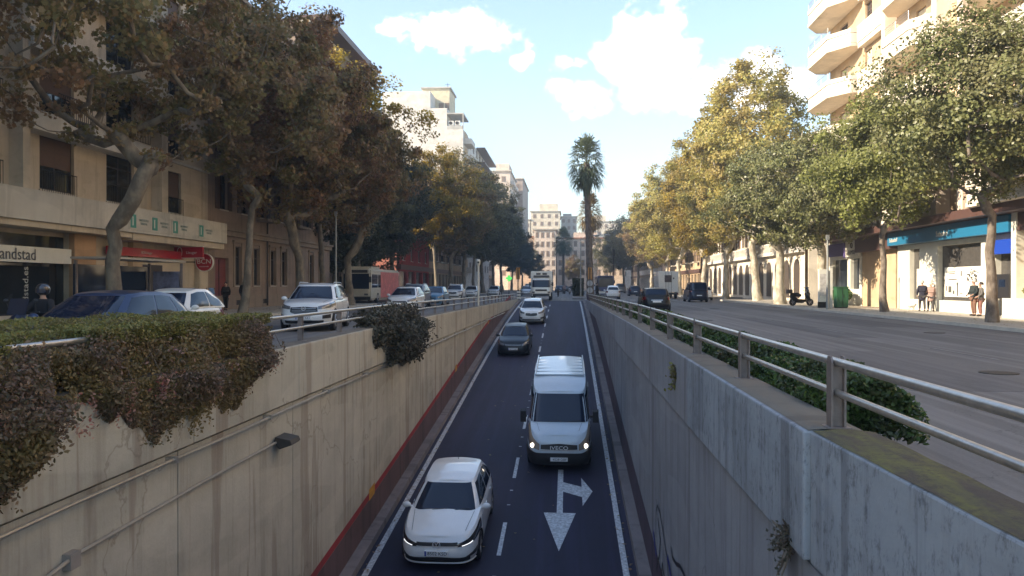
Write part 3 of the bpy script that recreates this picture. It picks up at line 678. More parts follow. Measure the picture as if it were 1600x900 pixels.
        FP('grille', -.56, .56, lambda u: .62+.02*abs(2*u-1), lambda u: .83-.04*abs(2*u-1), dark_pl, .012, 16, 3); FP('chrome_strip', -.58, .58, .595, .62, alloy, .018, 16, 1)
        FP('bumper', -.985, .985, .0, .50, mat('bumper_dark', (.018, .018, .02), .6, var=.1, world=False), .035, 28, 4)
        text('lettering', 'IVECO', .155, plate_m, root, (0, -h-.02, .80), (R(90), 0, 0), .006, sx=1.25); pz = .46
    else:
        FP('headlight', .55 if spec != 'small' else .66, .98 if spec != 'small' else .93, sw(.78, .74), sw(.92, .96), LL, .008, 12, 4, mirrored=True)
        FP('grille', -.45, .45, .72, .85, dark_pl); FP('chrome_strip', -.50, .50, .86, .875, chrome, .014, 12, 1)
        FP('lower_intake', -.7, .7, .12, .32, dark_pl, .008, 20); pz = .45
    FP('tail_light', .76, .97, .70 if spec != 'mpv' else .8, .93, red_lens, .008, 8, 3, mirrored=True, rear=True)
    if spec == 'mini': FP('chrome_strip', -.4, .4, .74, .78, chrome, .015, 8, 1, rear=True)
    FP('rear_bumper', -.9, .9, .0, .16, dark_pl, .012, 20, 2, rear=True)
    b = MB(); b.box(-.24, .24, h-.05, h+.03, pz+.12, pz+.22); mesh_obj('licence_plate', b.mesh('licence_plate', plate_m), root)
    b = MB(); b.box(-.26, .26, -h-.045-(0.02 if van else 0), -h+.05, pz-.055, pz+.055)
    pl = mesh_obj('licence_plate', b.mesh('licence_plate', plate_m), root)
    if plate: text('plate_number', plate, .105, ink, pl, (.02, -h-.048-(0.02 if van else 0), pz), (R(90), 0, 0), .001)
    if plate: b = MB(); b.box(-.26, -.225, -h-.048, -h-.04, pz-.054, pz+.054); mesh_obj('plate_band', b.mesh('plate_band', mat('eu_blue', (.02, .05, .35), .5, var=0)), pl)
    mz = be+.05; mirror(root, cwb+.02 if not van else W/2-.02, c0+.32, mz if not van else 1.52, 1 if not van else 1, dark_pl if (van or style == 'blk') else colm, box=van)
    add_wheels(root, S['wb'], S['r'], W, .20 if not van else .2)
    if not van and spec in ('hatch',): b = MB(); b.tube([(0, 1.35, rz(1.35)+.02), (0, 1.5, rz(1.4)+.10)], .008, 5); mesh_obj('antenna', b.mesh('antenna', dark_pl), root)
    if spec == 'suv':
        for sg in (1, -1): b = MB(); b.tube([(sg*.62, -.1, 1.62), (sg*.62, .0, 1.69), (sg*.62, 1.4, 1.68), (sg*.62, 1.6, 1.60)], .016, 6); mesh_obj('roof_rail', b.mesh('roof_rail', alloy, smooth=True), root)
    if van:
        for k in range(6):
            b = MB(); b.box(-.76, .76, -.45+k*.52, -.16+k*.52, 2.52, 2.562); mesh_obj('roof_rib', b.mesh('roof_rib', colm), root)
        for sg in (1, -1):
            b = MB(); b.prism([(-1.35, 2.02), (-.55, 2.02), (-.55, 2.34), (-1.0, 2.28)], 'x', *sorted((sg*.885, sg*.925))); mesh_obj('roof_trim', b.mesh('roof_trim', dark_pl), root)
            b = MB(); b.tube([(sg*.80, -.5, 2.56), (sg*.80, 2.7, 2.60)], .025, 6); mesh_obj('roof_gutter', b.mesh('roof_gutter', colm), root)
        b = MB()
        for (x, y, sx_, sy_) in ((-.62, -1.93, .16, .1), (-.2, -1.93, .28, .10), (.45, -1.95, .22, .08)): b.box(x-sx_/2, x+sx_/2, y, y+sy_, 1.46, 1.50)
        mesh_obj('dashboard_papers', b.mesh('dashboard_papers', plate_m), root)
    return root
def place_car(spec, colm, x, y, label, heading=0, group=None, cat='car', name='car', **k):
    key = (spec, colm.name, k.get('style', ''), k.get('plate', ''))
    if key in CARCACHE: o = copy_tree(CARCACHE[key])
    else: o = make_car(spec, colm, name=name, **k); CARCACHE[key] = o
    on = XL < x < XR and y < 82
    o.location = (x, y, zr(y)+.006 if on else .004); o.rotation_euler = (slope(y) if on else 0, 0, heading)
    tag(o, label, cat, group); return o
c_white = paint('paint_white', (.74, .75, .74)); c_white2 = paint('paint_cream', (.70, .69, .64)); c_ice = paint('paint_ice', (.50, .57, .62)); c_navy = mat('paint_navy', (.004, .009, .016), .3, 0, var=0, coat=0, spec=.4); c_blue = paint('paint_blue', (.022, .042, .10), .3)
c_sky = paint('paint_sky', (.05, .17, .30), .2); c_black = mat('paint_black', (.006, .007, .009), .3, 0, var=0, spec=.4); c_silver = paint('paint_silver', (.42, .43, .44), .5); c_dkblue = paint('paint_darkblue', (.015, .022, .05), .3); c_grey = paint('paint_grey', (.15, .155, .16), .4)
TR = 'vehicles driving on the sunken ramp'; LC = 'cars on the left carriageway'; RC = 'cars on the right carriageway'
place_car('hatch', c_white, -2.84, 18.75, 'white hatchback nearest the viewer in the left lane of the sunken ramp', group=TR, style='golf', plate='8502 KSD')
place_car('van', c_ice, -.24, 26.0, 'pale grey blue high-roof van with lit headlights on the sunken ramp', group=TR, cat='van', name='van', style='van', plate='4528 DBF')
place_car('hatch', c_navy, -2.95, 44.0, 'dark navy hatchback between two white cars on the sunken ramp', group=TR, style='blk', plate='3317 HKV', lights=lampm)
place_car('suv', c_white, -2.55, 57.2, 'white compact SUV near the top of the ramp in front of the box truck', group=TR, style='suvv')
place_car('suv', c_white, -9.15, 27.6, 'white SUV with large dark grille behind the left railing', heading=R(7), group=LC, style='suvh', plate='5740 KBT')
place_car('hatch', c_blue, -8.95, 14.3, 'dark blue hatchback right behind the flowering hedge', group=LC)
place_car('small', c_white2, -10.85, 20.6, 'small rounded white city car behind the dark blue hatchback', group=LC)
place_car('hatch', c_white, -9.75, 46.2, 'white hatchback between the bus and the left railing', group=LC)
place_car('suv', c_grey, -10.9, 54.5, 'grey SUV half hidden behind a white hatchback on the left carriageway', group=LC, style='suvv')
place_car('hatch', c_sky, -10.2, 59, 'sky blue hatchback on the left carriageway', group=LC)
place_car('suv', c_white, -12.1, 83, 'white SUV beneath the trees beyond the sky blue hatchback', group=LC, style='suvv')
place_car('hatch', c_white, -12.3, 99, 'white hatchback second in the row beyond the camera pole', group=LC)
place_car('hatch', c_white, -10.4, 110, 'white hatchback farthest along beneath the left trees', group=LC)
place_car('hatch', c_silver, -5.9, 112, 'silver hatchback just left of the white box truck', group=LC)
place_car('mini', c_black, 5.2, 46.8, 'black compact hatchback driving away close to the right railing', heading=math.pi, group=RC, plate='', style='blk')
place_car('mpv', c_dkblue, 12.1, 73.6, 'dark blue tall people carrier driving away near the right kerb', heading=math.pi, group=RC)
place_car('hatch', c_white, 14.1, 82, 'white car partly hidden behind the dark blue people carrier', heading=math.pi, group=RC)
place_car('small', c_white, 5.15, 88, 'white small car driving away beside the palm tree', heading=math.pi, group=RC)
place_car('hatch', c_dkblue, 9.7, 112, 'dark blue car driving away left of the white box truck on the right', heading=math.pi, group=RC)
place_car('mpv', c_grey, 10.3, 150, 'grey van far off on the right carriageway', heading=math.pi, group=RC)
for i, (x, y, cm, lb) in enumerate([(-4.5, 150, c_silver, 'silver car in the distance in the middle of the avenue'), (-1.6, 158, c_dkblue, 'dark blue car in the distance beside the silver one'), (-8.2, 165, c_white, 'white car in the distance at the left of the avenue'),
        (-.6, 176, c_black, 'black car far down the avenue left of the palm'), (6.9, 190, c_white, 'white car farthest down the right carriageway')]):
    place_car('hatch' if i % 2 else 'mpv', cm, x, y, lb, group='distant cars on the avenue', heading=0 if x < 0 else math.pi)
# boxy vehicles ---------------------------------------------------------------
def rbox(x0, x1, y0, y1, z0, z1, m, name, parent, bev=.06):
    b = MB(); b.box(x0, x1, y0, y1, z0, z1); o = b.build(name, m, parent)
    bm = bmesh.new(); bm.from_mesh(o.data); bmesh.ops.bevel(bm, geom=bm.edges[:], offset=bev, segments=3, affect='EDGES'); bm.to_mesh(o.data); bm.free()
    o.data.polygons.foreach_set('use_smooth', [True]*len(o.data.polygons)); o.data.set_sharp_from_angle(angle=R(40)); return o
def truck_front(label, x, y, colm):
    t = thing('box_truck', label, 'truck')
    rbox(-1.1, 1.1, -1.9, 3.2, .85, 3.0, colm, 'cargo_box', t, .03)
    cb = Shell(lambda q: -3.2+.45*max(0, q-.45)**1.2, lambda q: -2.0, lambda q: 1.0-.08*q, lambda y_: .45, lambda y_: 2.25, 8, .03); mb = MB(); cb.mesh(mb, [0, .1, .3, .5, .7, .85, .95, 1]); mesh_obj('cab', mb.mesh('cab', colm, smooth=True, weld=True), t)
    mb = MB(); cb.patch(mb, 'front', -.93, .93, .50, .90, .01, 12, 4); mesh_obj('windscreen', mb.mesh('windscreen', cglass, smooth=True), t)
    mb = MB(); cb.patch(mb, 'front', -.6, .6, .28, .38, .01, 12, 2); mesh_obj('grille', mb.mesh('grille', dark_pl), t)
    mb = MB(); cb.patch(mb, 'front', -.98, .98, .0, .14, .02, 12, 2); mesh_obj('bumper', mb.mesh('bumper', dark_pl), t)
    for sg in (1, -1):
        mb = MB(); cb.patch(mb, 'front', sg*.66, sg*.93, .16, .26, .012, 4, 2); mesh_obj('headlight', mb.mesh('headlight', lampm), t)
        mb = MB(); cb.patch(mb, sg, -.75, .55, .52, .88, .008, 6, 3); mesh_obj('side_window', mb.mesh('side_window', cglass), t)
    b = MB(); b.box(-.55, -.1, -1.94, -1.88, 2.62, 2.82); b.box(.1, .55, -1.94, -1.88, 2.62, 2.82); b.box(-.8, .8, -2.3, -1.9, 2.36, 2.56); mesh_obj('cooling_unit', b.mesh('cooling_unit', mat('unit_dark', (.08, .08, .085), .5, var=0)), t)
    mirror(t, 1.0, -2.9, 1.65, 1, dark_pl, True); add_wheels(t, (-2.6, 1.8), .38, 2.1, .26)
    b = MB(); b.box(-.8, .8, -2.2, 3.0, .5, .86); mesh_obj('chassis', b.mesh('chassis', black), t)
    t.location = (x, y, .004); return t
truck_front('white refrigerated box truck at the top of the ramp', -2.62, 81.0, c_white2)
def truck_rear(x, y):
    t = thing('box_truck', 'white box truck seen from behind on the right carriageway', 'truck', (x, y, .004))
    rbox(x-1.12, x+1.12, y, y+4.6, .75, 3.15, c_white2, 'cargo_box', t, .03)
    b = MB(); b.box(x-.012, x+.012, y-.012, y, .8, 3.1); b.box(x-.35, x-.30, y-.02, y, .8, 3.1); b.box(x+.30, x+.35, y-.02, y, .8, 3.1); b.build('rear_door', mat('seam_grey', (.25, .25, .24), .5, var=0), t)
    b = MB(); b.box(x-.45, x+.35, y-.03, y-.004, 1.9, 2.7); pi = b.build('poster', mat('poster_dark', (.10, .07, .06), .6, var=.7, scale=5), t); b = MB(); b.box(x+.5, x+.64, y-.03, y-.004, 2.25, 2.42); b.build('sticker', ink, t)
    b = MB(); b.box(x-.95, x+.95, y+4.7, y+6.2, .5, 2.2); b.build('cab', c_white2, t); b = MB(); b.box(x-1.1, x+1.1, y+.02, y+.2, .45, .7); b.build('rear_bumper', dark_pl, t)
    ty, rim = wheel_meshes(.38, .26)
    for yy in (1.0, 5.2):
        for sg in (1, -1): o = mesh_obj('wheel', ty, t, (sg*.92, yy, .38)); mesh_obj('rim', rim, o)
    for sg in (1, -1): b = MB(); b.box(x+sg*1.0-.08, x+sg*1.0+.08, y-.02, y+.03, .52, .64); b.build('tail_light', red_lens, t)
truck_rear(11.6, 89)
def bus(x, y, label, colm, lower, back=False):
    t = thing('city_bus', label, 'bus', (x, y, .004)); W2 = 1.22; L = 11.5
    f = lambda a, b_, c, d, e, g_, m_, nm, bev=.05: rbox(x+a, x+b_, y+c, y+d, e, g_, m_, nm, t, bev)
    f(-W2, W2, 0, L, .30, 3.0, colm, 'body', .14)
    b = MB(); b.box(x-W2+.12, x+W2-.12, y-.02, y+.05, 1.25, 2.55); b.build('windscreen', cglass, t)
    b = MB(); b.box(x-W2+.25, x+W2-.25, y-.022, y+.05, 2.62, 2.88); o = b.build('destination_board', ink, t)
    b = MB(); b.box(x-W2+.01, x+W2-.01, y-.03, y+.3, .32, .60); b.build('bumper', lower, t)
    for sg in (1, -1):
        for k in range(5): b = MB(); xx = sorted((x+sg*(W2-.02), x+sg*(W2+.012))); b.box(*xx, y+.5+k*2.15, y+2.45+k*2.15, 1.35, 2.5); b.build('side_window', cglass, t)
        b = MB(); b.box(x+sg*.85-.16, x+sg*.85+.16, y-.035, y, .70, .86); b.build('headlight', lampm, t)
        b = MB(); b.box(x+sg*1.28-.09, x+sg*1.28+.09, y-.35, y-.25, 1.8, 2.3); b.tube([(x+sg*1.1, y+.05, 2.6), (x+sg*1.28, y-.3, 2.6), (x+sg*1.28, y-.3, 2.2)], .025, 6); b.build('mirror', dark_pl, t)
    if not back:
        b = MB(); b.box(x+W2-.01, x+W2+.016, y+3.6, y+L-.6, .45, 2.75); b.build('advertising_wrap', mat('wrap_pink', (.55, .13, .12), .4, var=.35, scale=1.5), t)
        b = MB(); b.box(x-.9, x+.9, y+1.5, y+4.5, 2.98, 3.2); b.build('roof_unit', colm, t)
    ty, rim = wheel_meshes(.46, .28)
    for yy in (2.6, 8.6):
        for sg in (1, -1): o = mesh_obj('wheel', ty, t, (sg*(W2-.13), yy, .46)); mesh_obj('rim', rim, o)
    return t
bus(-17.9, 64.3, 'cream city bus with pink side panel pulling in behind the white SUV', mat('bus_cream', (.50, .46, .36), .35, var=.06, coat=.4), dark_pl)
o = bus(5.9, 118, 'blue and white bus seen from behind right of the palm', mat('bus_blue', (.015, .03, .13), .4, var=.06, coat=.4), c_white2, True)
# motor scooters ---------------------------------------------------------------
def scooter(x, y, rz, label, colm, rider=None):
    t = thing('motor_scooter', label, 'scooter'); ty, rim = wheel_meshes(.25, .11)
    for yy in (-.65, .62): o = mesh_obj('wheel', ty, t, (0, yy, .25)); mesh_obj('rim', rim, o)
    def part(nm, b, m_): return mesh_obj(nm, b.mesh(nm, m_, smooth=True), t)
    b = MB(); b.tube([(0,-.35,.38),(0,-.1,.32),(0,.3,.34),(0,.65,.62),(0,.85,.68)], [.06,.15,.16,.16,.05], 10); part('body', b, colm)
    b = MB(); b.tube([(0,-.70,.33),(0,-.50,.60),(0,-.45,.85),(0,-.38,1.02)], [.05,.16,.20,.10], 10); part('front_shield', b, colm)
    b = MB(); b.tube([(0,.02,.72),(0,.3,.78),(0,.78,.80)], [.10,.15,.10], 8); part('seat', b, black)
    b = MB(); b.tube([(-.34,-.30,1.05),(-.1,-.40,1.02),(.1,-.40,1.02),(.34,-.30,1.05)], .02, 6); b.tube([(.28,-.33,1.05),(.3,-.38,1.25)], .012, 5); b.ball((.31,-.38,1.28),.06,.02,.04); b.tube([(-.28,-.33,1.05),(-.3,-.38,1.25)], .012, 5); b.ball((-.31,-.38,1.28),.06,.02,.04); part('handlebar', b, dark_pl)
    b = MB(); b.ball((0,-.62,.80),.09,.05,.07); part('headlight', b, lampm)
    b = MB(); b.box(-.18,.18,.70,1.02,.86,1.15); part('top_box', b, dark_pl)
    b = MB(); b.grid(lambda u, v: (-.2+.4*u, -.52+.12*v, 1.0+.32*v), 4, 3); part('windshield', b, cglass)
    t.location = (x, y, .004 if abs(x) < 15 else .124); t.rotation_euler = (0, 0, rz); tag(t, label, 'scooter'); return t
# ------------------------------------------------------------------ vegetation
LEAFS = {'diamond': [(0,-.5),(.34,-.05),(0,.5),(-.34,-.05)], 'oval': [(0,-.5),(.2,-.25),(.24,.1),(0,.5),(-.24,.1),(-.2,-.25)],
         'lobed': [(0,-.5),(.18,-.28),(.5,-.22),(.3,.05),(.36,.3),(.12,.2),(0,.5),(-.12,.2),(-.36,.3),(-.3,.05),(-.5,-.22),(-.18,-.28)]}
def leaf_arrays(pts, size, shape, rng, up=.35, outc=None):
    n = len(pts); L = np.array(LEAFS[shape]); k = len(L)
    nrm = rng.normal(size=(n, 3)); nrm[:, 2] += up
    if outc is not None: o_ = pts-outc; o_ /= np.linalg.norm(o_, axis=1, keepdims=True)+1e-6; nrm += o_*1.5
    nrm /= np.linalg.norm(nrm, axis=1, keepdims=True)
    a = rng.normal(size=(n, 3)); a -= nrm*(a*nrm).sum(1, keepdims=True); a /= np.linalg.norm(a, axis=1, keepdims=True)
    b = np.cross(nrm, a); s_ = size*rng.uniform(.65, 1.3, size=(n, 1))
    V = pts[:, None, :] + (a[:, None, :]*L[None, :, 0:1] + b[:, None, :]*L[None, :, 1:2] + nrm[:, None, :]*(np.abs(L[None, :, 0:1])*.25))*s_[:, None, :]
    return V.reshape(-1, 3), k
def np_mesh(name, V, k, m):
    me = bpy.data.meshes.new(name); n = len(V)//k
    me.vertices.add(len(V)); me.vertices.foreach_set('co', V.astype(np.float32).ravel())
    me.loops.add(len(V)); me.loops.foreach_set('vertex_index', np.arange(len(V), dtype=np.int32))
    me.polygons.add(n); me.polygons.foreach_set('loop_start', np.arange(0, len(V), k, dtype=np.int32)); me.polygons.foreach_set('loop_total', np.full(n, k, dtype=np.int32))
    me.materials.append(m); me.update(calc_edges=True); me.validate(); return me
def gen_tree(seed, H, fork, Rx, z0, nclump, per, lsize, shape, r0, lean=(0, 0), clr=.75, top=.5, forks=3, skew=(0, 0)):
    """trunk up to fork, then branches grown to clump centres spread in an uneven crown"""
    rng = np.random.default_rng(seed); rnd = random.Random(seed)
    P = [np.array([0, 0, 0.])]; par = [-1]
    ns = 6
    for i in range(1, ns+1):
        q = i/ns; P.append(np.array([lean[0]*q+.06*rnd.uniform(-1, 1)*(H/12), lean[1]*q+.06*rnd.uniform(-1, 1)*(H/12), fork*q])); par.append(i-1)
    base = ns; zc = z0+(H-z0)*(.45); att = []
    lob = [(rng.uniform(0, 6.28), rng.uniform(-.6, .9), rng.uniform(.75, 1.15)) for _ in range(7)]
    c0 = np.array([lean[0]+skew[0], lean[1]+skew[1], 0])
    while len(att) < nclump:
        d = rng.normal(size=3); d /= np.linalg.norm(d); rad = rng.uniform(.25, 1)**.45
        az = math.atan2(d[1], d[0]); bump = 1 + .20*math.sin(3*az+seed)+.12*math.sin(5*az+2*seed+3*d[2]) + .12*math.sin(7*d[2]+seed)
        hz = (H-zc) if d[2] > 0 else (zc-z0)
        p = np.array([d[0]*Rx*bump*rad, d[1]*Rx*bump*rad, zc+d[2]*hz*rad*(.9+.15*math.sin(4*az+seed*1.3))])
        if d[2] > 0: f_ = 1-top*(d[2]*rad)**2*.5; p[0] *= f_; p[1] *= f_
        att.append(p+c0)
    att.sort(key=lambda p: np.linalg.norm(p-P[base]))
    for p in att:
        A = np.array(P[base:]); d = np.linalg.norm(A-p, axis=1) + .6*np.maximum(0, A[:, 2]-p[2]+.2)
        j = base+int(np.argmin(d)); a = P[j]; L_ = np.linalg.norm(p-a); k = max(2, int(L_/.7)); last = j
        for i in range(1, k+1):
            q = i/k; s_ = a+(p-a)*q; s_ = s_ + np.array([0, 0, -.12*L_*math.sin(math.pi*q)]) + rng.normal(size=3)*.05*min(L_, 1.5)*(q < 1)
            P.append(s_); par.append(last); last = len(P)-1
    n = len(P); load = [0]*n; child = [[] for _ in range(n)]
    for i in range(n-1, 0, -1):
        if not child[i]: load[i] = max(load[i], 1)
        child[par[i]].append(i); load[par[i]] += load[i]
    tot = load[0]; rad = [max(.010, r0*(l/tot)**.66) for l in load]
    for i in range(ns+1): rad[i] = r0*(1.25-.45*min(1, i/ns*1.6)) if i < 3 else r0*(1.0-.2*i/ns)
    mb = MB(); done = set()
    for i in range(n):                      # chains
        for c in child[i]:
            if i != 0 and child[i][0] == c and i in done: continue
            ch = [i, c]; done.add(c)
            while child[ch[-1]]:
                nx = max(child[ch[-1]], key=lambda q: load[q])
                child[ch[-1]].remove(nx); child[ch[-1]].insert(0, nx); ch.append(nx); done.add(nx)
            rr = [rad[q] for q in ch]; rr[0] = min(rad[ch[0]], rad[ch[1]]*1.15) if i else rad[0]*1.15
            if max(rr) < .02 and len(ch) < 2: continue
            mb.tube([P[q] for q in ch], rr, 9 if rr[0] > .1 else 5 if rr[0] > .03 else 3, cap=False)
    pts = []
    for p in att:
        m_ = int(per*rng.uniform(.5, 1.5)); r_ = clr*rng.uniform(.6, 1.25)
        q = rng.normal(size=(m_, 3)); q /= np.linalg.norm(q, axis=1, keepdims=True); q *= (rng.uniform(0, 1, size=(m_, 1))**.5)*r_; q[:, 2] *= .7
        pts.append(q+p)
    pts = np.concatenate(pts); V, k = leaf_arrays(pts, lsize, shape, rng, .4, np.array([c0[0], c0[1], zc]))
    return mb, V, k
def barkmat(name, base, patch, sc_=3):
    m = bpy.data.materials.new(name); m.use_nodes = True; nt = m.node_tree; bs = nt.nodes['Principled BSDF']; bs.inputs['Roughness'].default_value = .9
    c = ramp(nt, mapped_noise(nt, (1, 1, .6), sc_, 6, .6), [(.40, base), (.58, patch)]); nt.links.new(c, bs.inputs['Base Color'])
    bp = N(nt, 'ShaderNodeBump'); bp.inputs['Strength'].default_value = .6; bp.inputs['Distance'].default_value = .03; nt.links.new(mapped_noise(nt, (1, 1, .3), 12, 5), bp.inputs['Height']); nt.links.new(bp.outputs[0], bs.inputs['Normal']); return m
bark_plane = barkmat('bark_plane', (.12, .10, .075), (.22, .185, .135)); bark_pale = barkmat('bark_pale', (.30, .26, .19), (.52, .47, .37)); bark_dark = barkmat('bark_dark', (.11, .085, .065), (.20, .165, .13), 5)
lf_brown = leafmat('leaves_autumn_brown', [(.21, .19, .08), (.29, .22, .09), (.17, .175, .07), (.31, .20, .09), (.24, .23, .085)], (.28, .16, .10), .35)
lf_red = leafmat('leaves_autumn_red', [(.25, .185, .085), (.30, .18, .085), (.20, .18, .075), (.27, .22, .085)], (.30, .145, .08), .4)
lf_top = leafmat('leaves_russet_golden_sunlit_top', [(.24, .18, .085), (.29, .19, .085), (.19, .17, .075), (.26, .21, .085)], (.29, .15, .085), .4)
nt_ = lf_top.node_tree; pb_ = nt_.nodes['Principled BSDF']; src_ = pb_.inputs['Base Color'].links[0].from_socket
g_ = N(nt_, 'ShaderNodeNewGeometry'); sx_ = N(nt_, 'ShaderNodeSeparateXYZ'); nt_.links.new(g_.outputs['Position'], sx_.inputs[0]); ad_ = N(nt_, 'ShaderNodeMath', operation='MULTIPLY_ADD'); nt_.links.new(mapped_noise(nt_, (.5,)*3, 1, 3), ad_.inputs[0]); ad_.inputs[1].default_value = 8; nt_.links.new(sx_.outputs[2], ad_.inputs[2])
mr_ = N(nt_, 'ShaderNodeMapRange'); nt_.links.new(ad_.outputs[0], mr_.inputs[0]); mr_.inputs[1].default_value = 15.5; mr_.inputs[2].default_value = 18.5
mo_ = mixc(nt_, mr_.outputs[0], src_, (.46, .34, .06))  # gold rises with height: turned leaves, with sunlight on the crown mixed in
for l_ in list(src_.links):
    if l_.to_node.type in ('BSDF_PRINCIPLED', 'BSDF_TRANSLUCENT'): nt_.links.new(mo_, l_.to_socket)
lf_green = leafmat('leaves_dull_green', [(.13, .135, .065), (.18, .165, .075), (.11, .115, .055), (.21, .185, .08)], (.04, .035, .022), .4)
lf_gold = leafmat('leaves_gold', [(.42, .27, .035), (.30, .22, .035), (.20, .17, .03), (.48, .33, .05)], (.16, .11, .03), .4)
lf_yel = leafmat('leaves_yellow_green', [(.40, .36, .10), (.48, .41, .13), (.31, .31, .09), (.43, .33, .10), (.26, .27, .08)], (.34, .25, .09), .3)
lf_ever = leafmat('leaves_evergreen', [(.155, .17, .065), (.205, .215, .085), (.12, .135, .052), (.23, .23, .095)], (.18, .165, .08), .6, rough=.4, trans=.2)
lf_lime = leafmat('leaves_lime', [(.26, .29, .08), (.33, .35, .10), (.18, .20, .065), (.29, .30, .09)], (.13, .135, .05), .45, trans=.3)
lf_deep = leafmat('leaves_deep_green', [(.06, .075, .042), (.085, .095, .05), (.065, .07, .042)], (.07, .065, .04), .5)
TREEM = {}
def tree_mesh(key, leafm, barkm, **k):
    if key not in TREEM:
        mb, V, kk = gen_tree(**k); TREEM[key] = (mb.mesh('trunk', barkm, smooth='full'), np_mesh('crown', V, kk, leafm))
    return TREEM[key]
def plant_tree(meshes, x, y, z, label, group, rz=0, s=1, name='plane_tree', crown_m=None):
    t = thing(name, label, 'tree', (x, y, z)); t.rotation_euler = (0, 0, rz); t.scale = (s, s, s); t['group'] = group
    tk = mesh_obj('trunk', meshes[0], t); cr = mesh_obj('crown', meshes[1], t)
    if crown_m: cr.material_slots[0].link = 'OBJECT'; cr.material_slots[0].material = crown_m
    return t
GL, GR = 'street trees along the left pavement', 'street trees along the right pavement'
P1 = tree_mesh('p1', lf_brown, bark_plane, seed=11, H=16.5, fork=3.4, Rx=5.0, z0=5.6, nclump=140, per=115, lsize=.18, shape='lobed', r0=.27, lean=(.5, -.6), clr=.72)
P2 = tree_mesh('p2', lf_brown, bark_plane, seed=23, H=17.5, fork=5.2, Rx=4.6, z0=5.6, nclump=165, per=150, lsize=.19, shape='lobed', r0=.19, lean=(.5, .2), clr=.78)
P3 = tree_mesh('p3', lf_red, bark_plane, seed=37, H=18.5, fork=3.4, Rx=4.9, z0=5.2, nclump=270, per=180, lsize=.195, shape='lobed', r0=.30, lean=(.25, .3), clr=.9)
P4 = tree_mesh('p4', lf_green, bark_plane, seed=41, H=17, fork=4.4, Rx=4.8, z0=4.4, nclump=230, per=130, lsize=.25, shape='diamond', r0=.28, lean=(-.3, .2), clr=1.0)
P5 = tree_mesh('p5', lf_deep, bark_plane, seed=51, H=11, fork=2.4, Rx=4.0, z0=2.2, nclump=170, per=110, lsize=.28, shape='diamond', r0=.18, clr=.95)
# left row
plant_tree(P1, -15.9, 25.8, .12, 'thick crooked plane tree beside the bus shelter, nearest on the left pavement', GL)
plant_tree(P2, -15.7, 36.2, .12, 'slender plane tree with an arching trunk in front of the stone building', GL, .4)
plant_tree(P3, -15.9, 45.4, .12, 'forked plane tree with reddish leaves behind the white SUV', GL, 1.9)
plant_tree(P1, -16.6, 15.8, .12, 'plane tree whose crown hangs over the upper left corner of the view', GL, 2.3, .95)
lft = [(-15.6, 54.5, P3, 'russet plane tree with a sun-tinted golden top left of the cream bus', 3.6, .98, lf_top), (-18.8, 58.2, P2, 'all golden plane tree mostly hidden behind the russet one', 2, 1.17, lf_gold), (-21.6, 70, P5, 'low dark tree right behind the middle of the bus', .5, 1.0, lf_deep), (-21.4, 80, P5, 'low dark tree before the sunlit-tinted pink end wall of the red house', 3.5, 1.1, lf_deep), (-20.9, 63, P4, 'dark green tree behind the front of the cream bus', .5, 1.08, lf_deep), (-17.2, 61.0, None, '', 0, 0, None), (-20.9, 76, P4, 'tall dull green plane tree behind the tail of the cream bus', 2, 1.12, lf_green),
       (-19.0, 83.5, P4, 'dull green tree in front of the red building', 1.2, 1.0, lf_deep), (-15.7, 93, P2, 'pale trunked golden tree right of the red building', 3, 1.12, lf_gold), (-15.6, 102, P4, 'golden brown tree beyond the red building', 2.6, 1.18, lf_brown),
       (-15.4, 112, P4, 'bushy dark green tree left of the camera pole', 4, 1.22, lf_green), (-15.3, 124, P2, 'olive green tree right above the camera pole', 5, 1.24, lf_green), (-15, 137, P4, 'olive brown tree left of the pharmacy cross', .3, 1.28, lf_green),
       (-14.6, 152, P4, 'dark tree behind the pharmacy cross', 2.2, 1.22, lf_green), (-14.2, 168, P4, 'tree at the far end of the left row', 1.1, 1.18, lf_deep), (-13.5, 186, P4, 'low dark tree left of the pink apartment house', 3.1, 1.0, lf_deep), (-12, 205, P4, 'low tree in front of the terracotta roofed house', 5.1, .9, lf_deep), (-9.2, 214, P4, 'small dark tree covering the left edge of the pale pink house', 1.1, .68, lf_green), (1.6, 216, P4, 'small brownish tree right of the small distant palm', 2.1, .6, lf_brown)]
for (x, y, m_, lb, rz, s_, cm) in lft:
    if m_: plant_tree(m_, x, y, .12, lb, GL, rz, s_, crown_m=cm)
# right row
E1 = tree_mesh('e1', lf_ever, bark_dark, seed=5, H=12.6, fork=4.2, Rx=4.1, z0=4.9, nclump=330, per=150, lsize=.15, shape='diamond', r0=.19, lean=(-.15, -.1), clr=.8, top=.3)
E2 = tree_mesh('e2', lf_lime, bark_dark, seed=8, H=11.8, fork=3.9, Rx=3.3, z0=4.4, nclump=270, per=140, lsize=.17, shape='diamond', r0=.17, lean=(-.1, .1), clr=.75, top=.3)
E3 = tree_mesh('e3', lf_yel, bark_pale, seed=14, H=22, fork=5.0, Rx=5.6, z0=5.0, nclump=380, per=130, lsize=.26, shape='diamond', r0=.33, lean=(-.4, .3), clr=1.0, top=.7)
E4 = tree_mesh('e4', lf_ever, bark_pale, seed=29, H=13, fork=4.0, Rx=4.2, z0=4.0, nclump=260, per=130, lsize=.20, shape='diamond', r0=.36, lean=(.2, .2), clr=.85, top=.4)
plant_tree(E1, 16.75, 31.6, .12, 'large dense evergreen tree with a bare trunk in front of the blue bank sign', GR, name='evergreen_tree')
plant_tree(E2, 17.3, 43.3, .12, 'lime green tree left of the bank windows', GR, .8, 1.06, name='lime_tree')
plant_tree(E4, 17.3, 53.0, .12, 'thin trunked dark green tree behind the green cabinet', GR, 2.0, .98, name='evergreen_tree', crown_m=lf_ever)
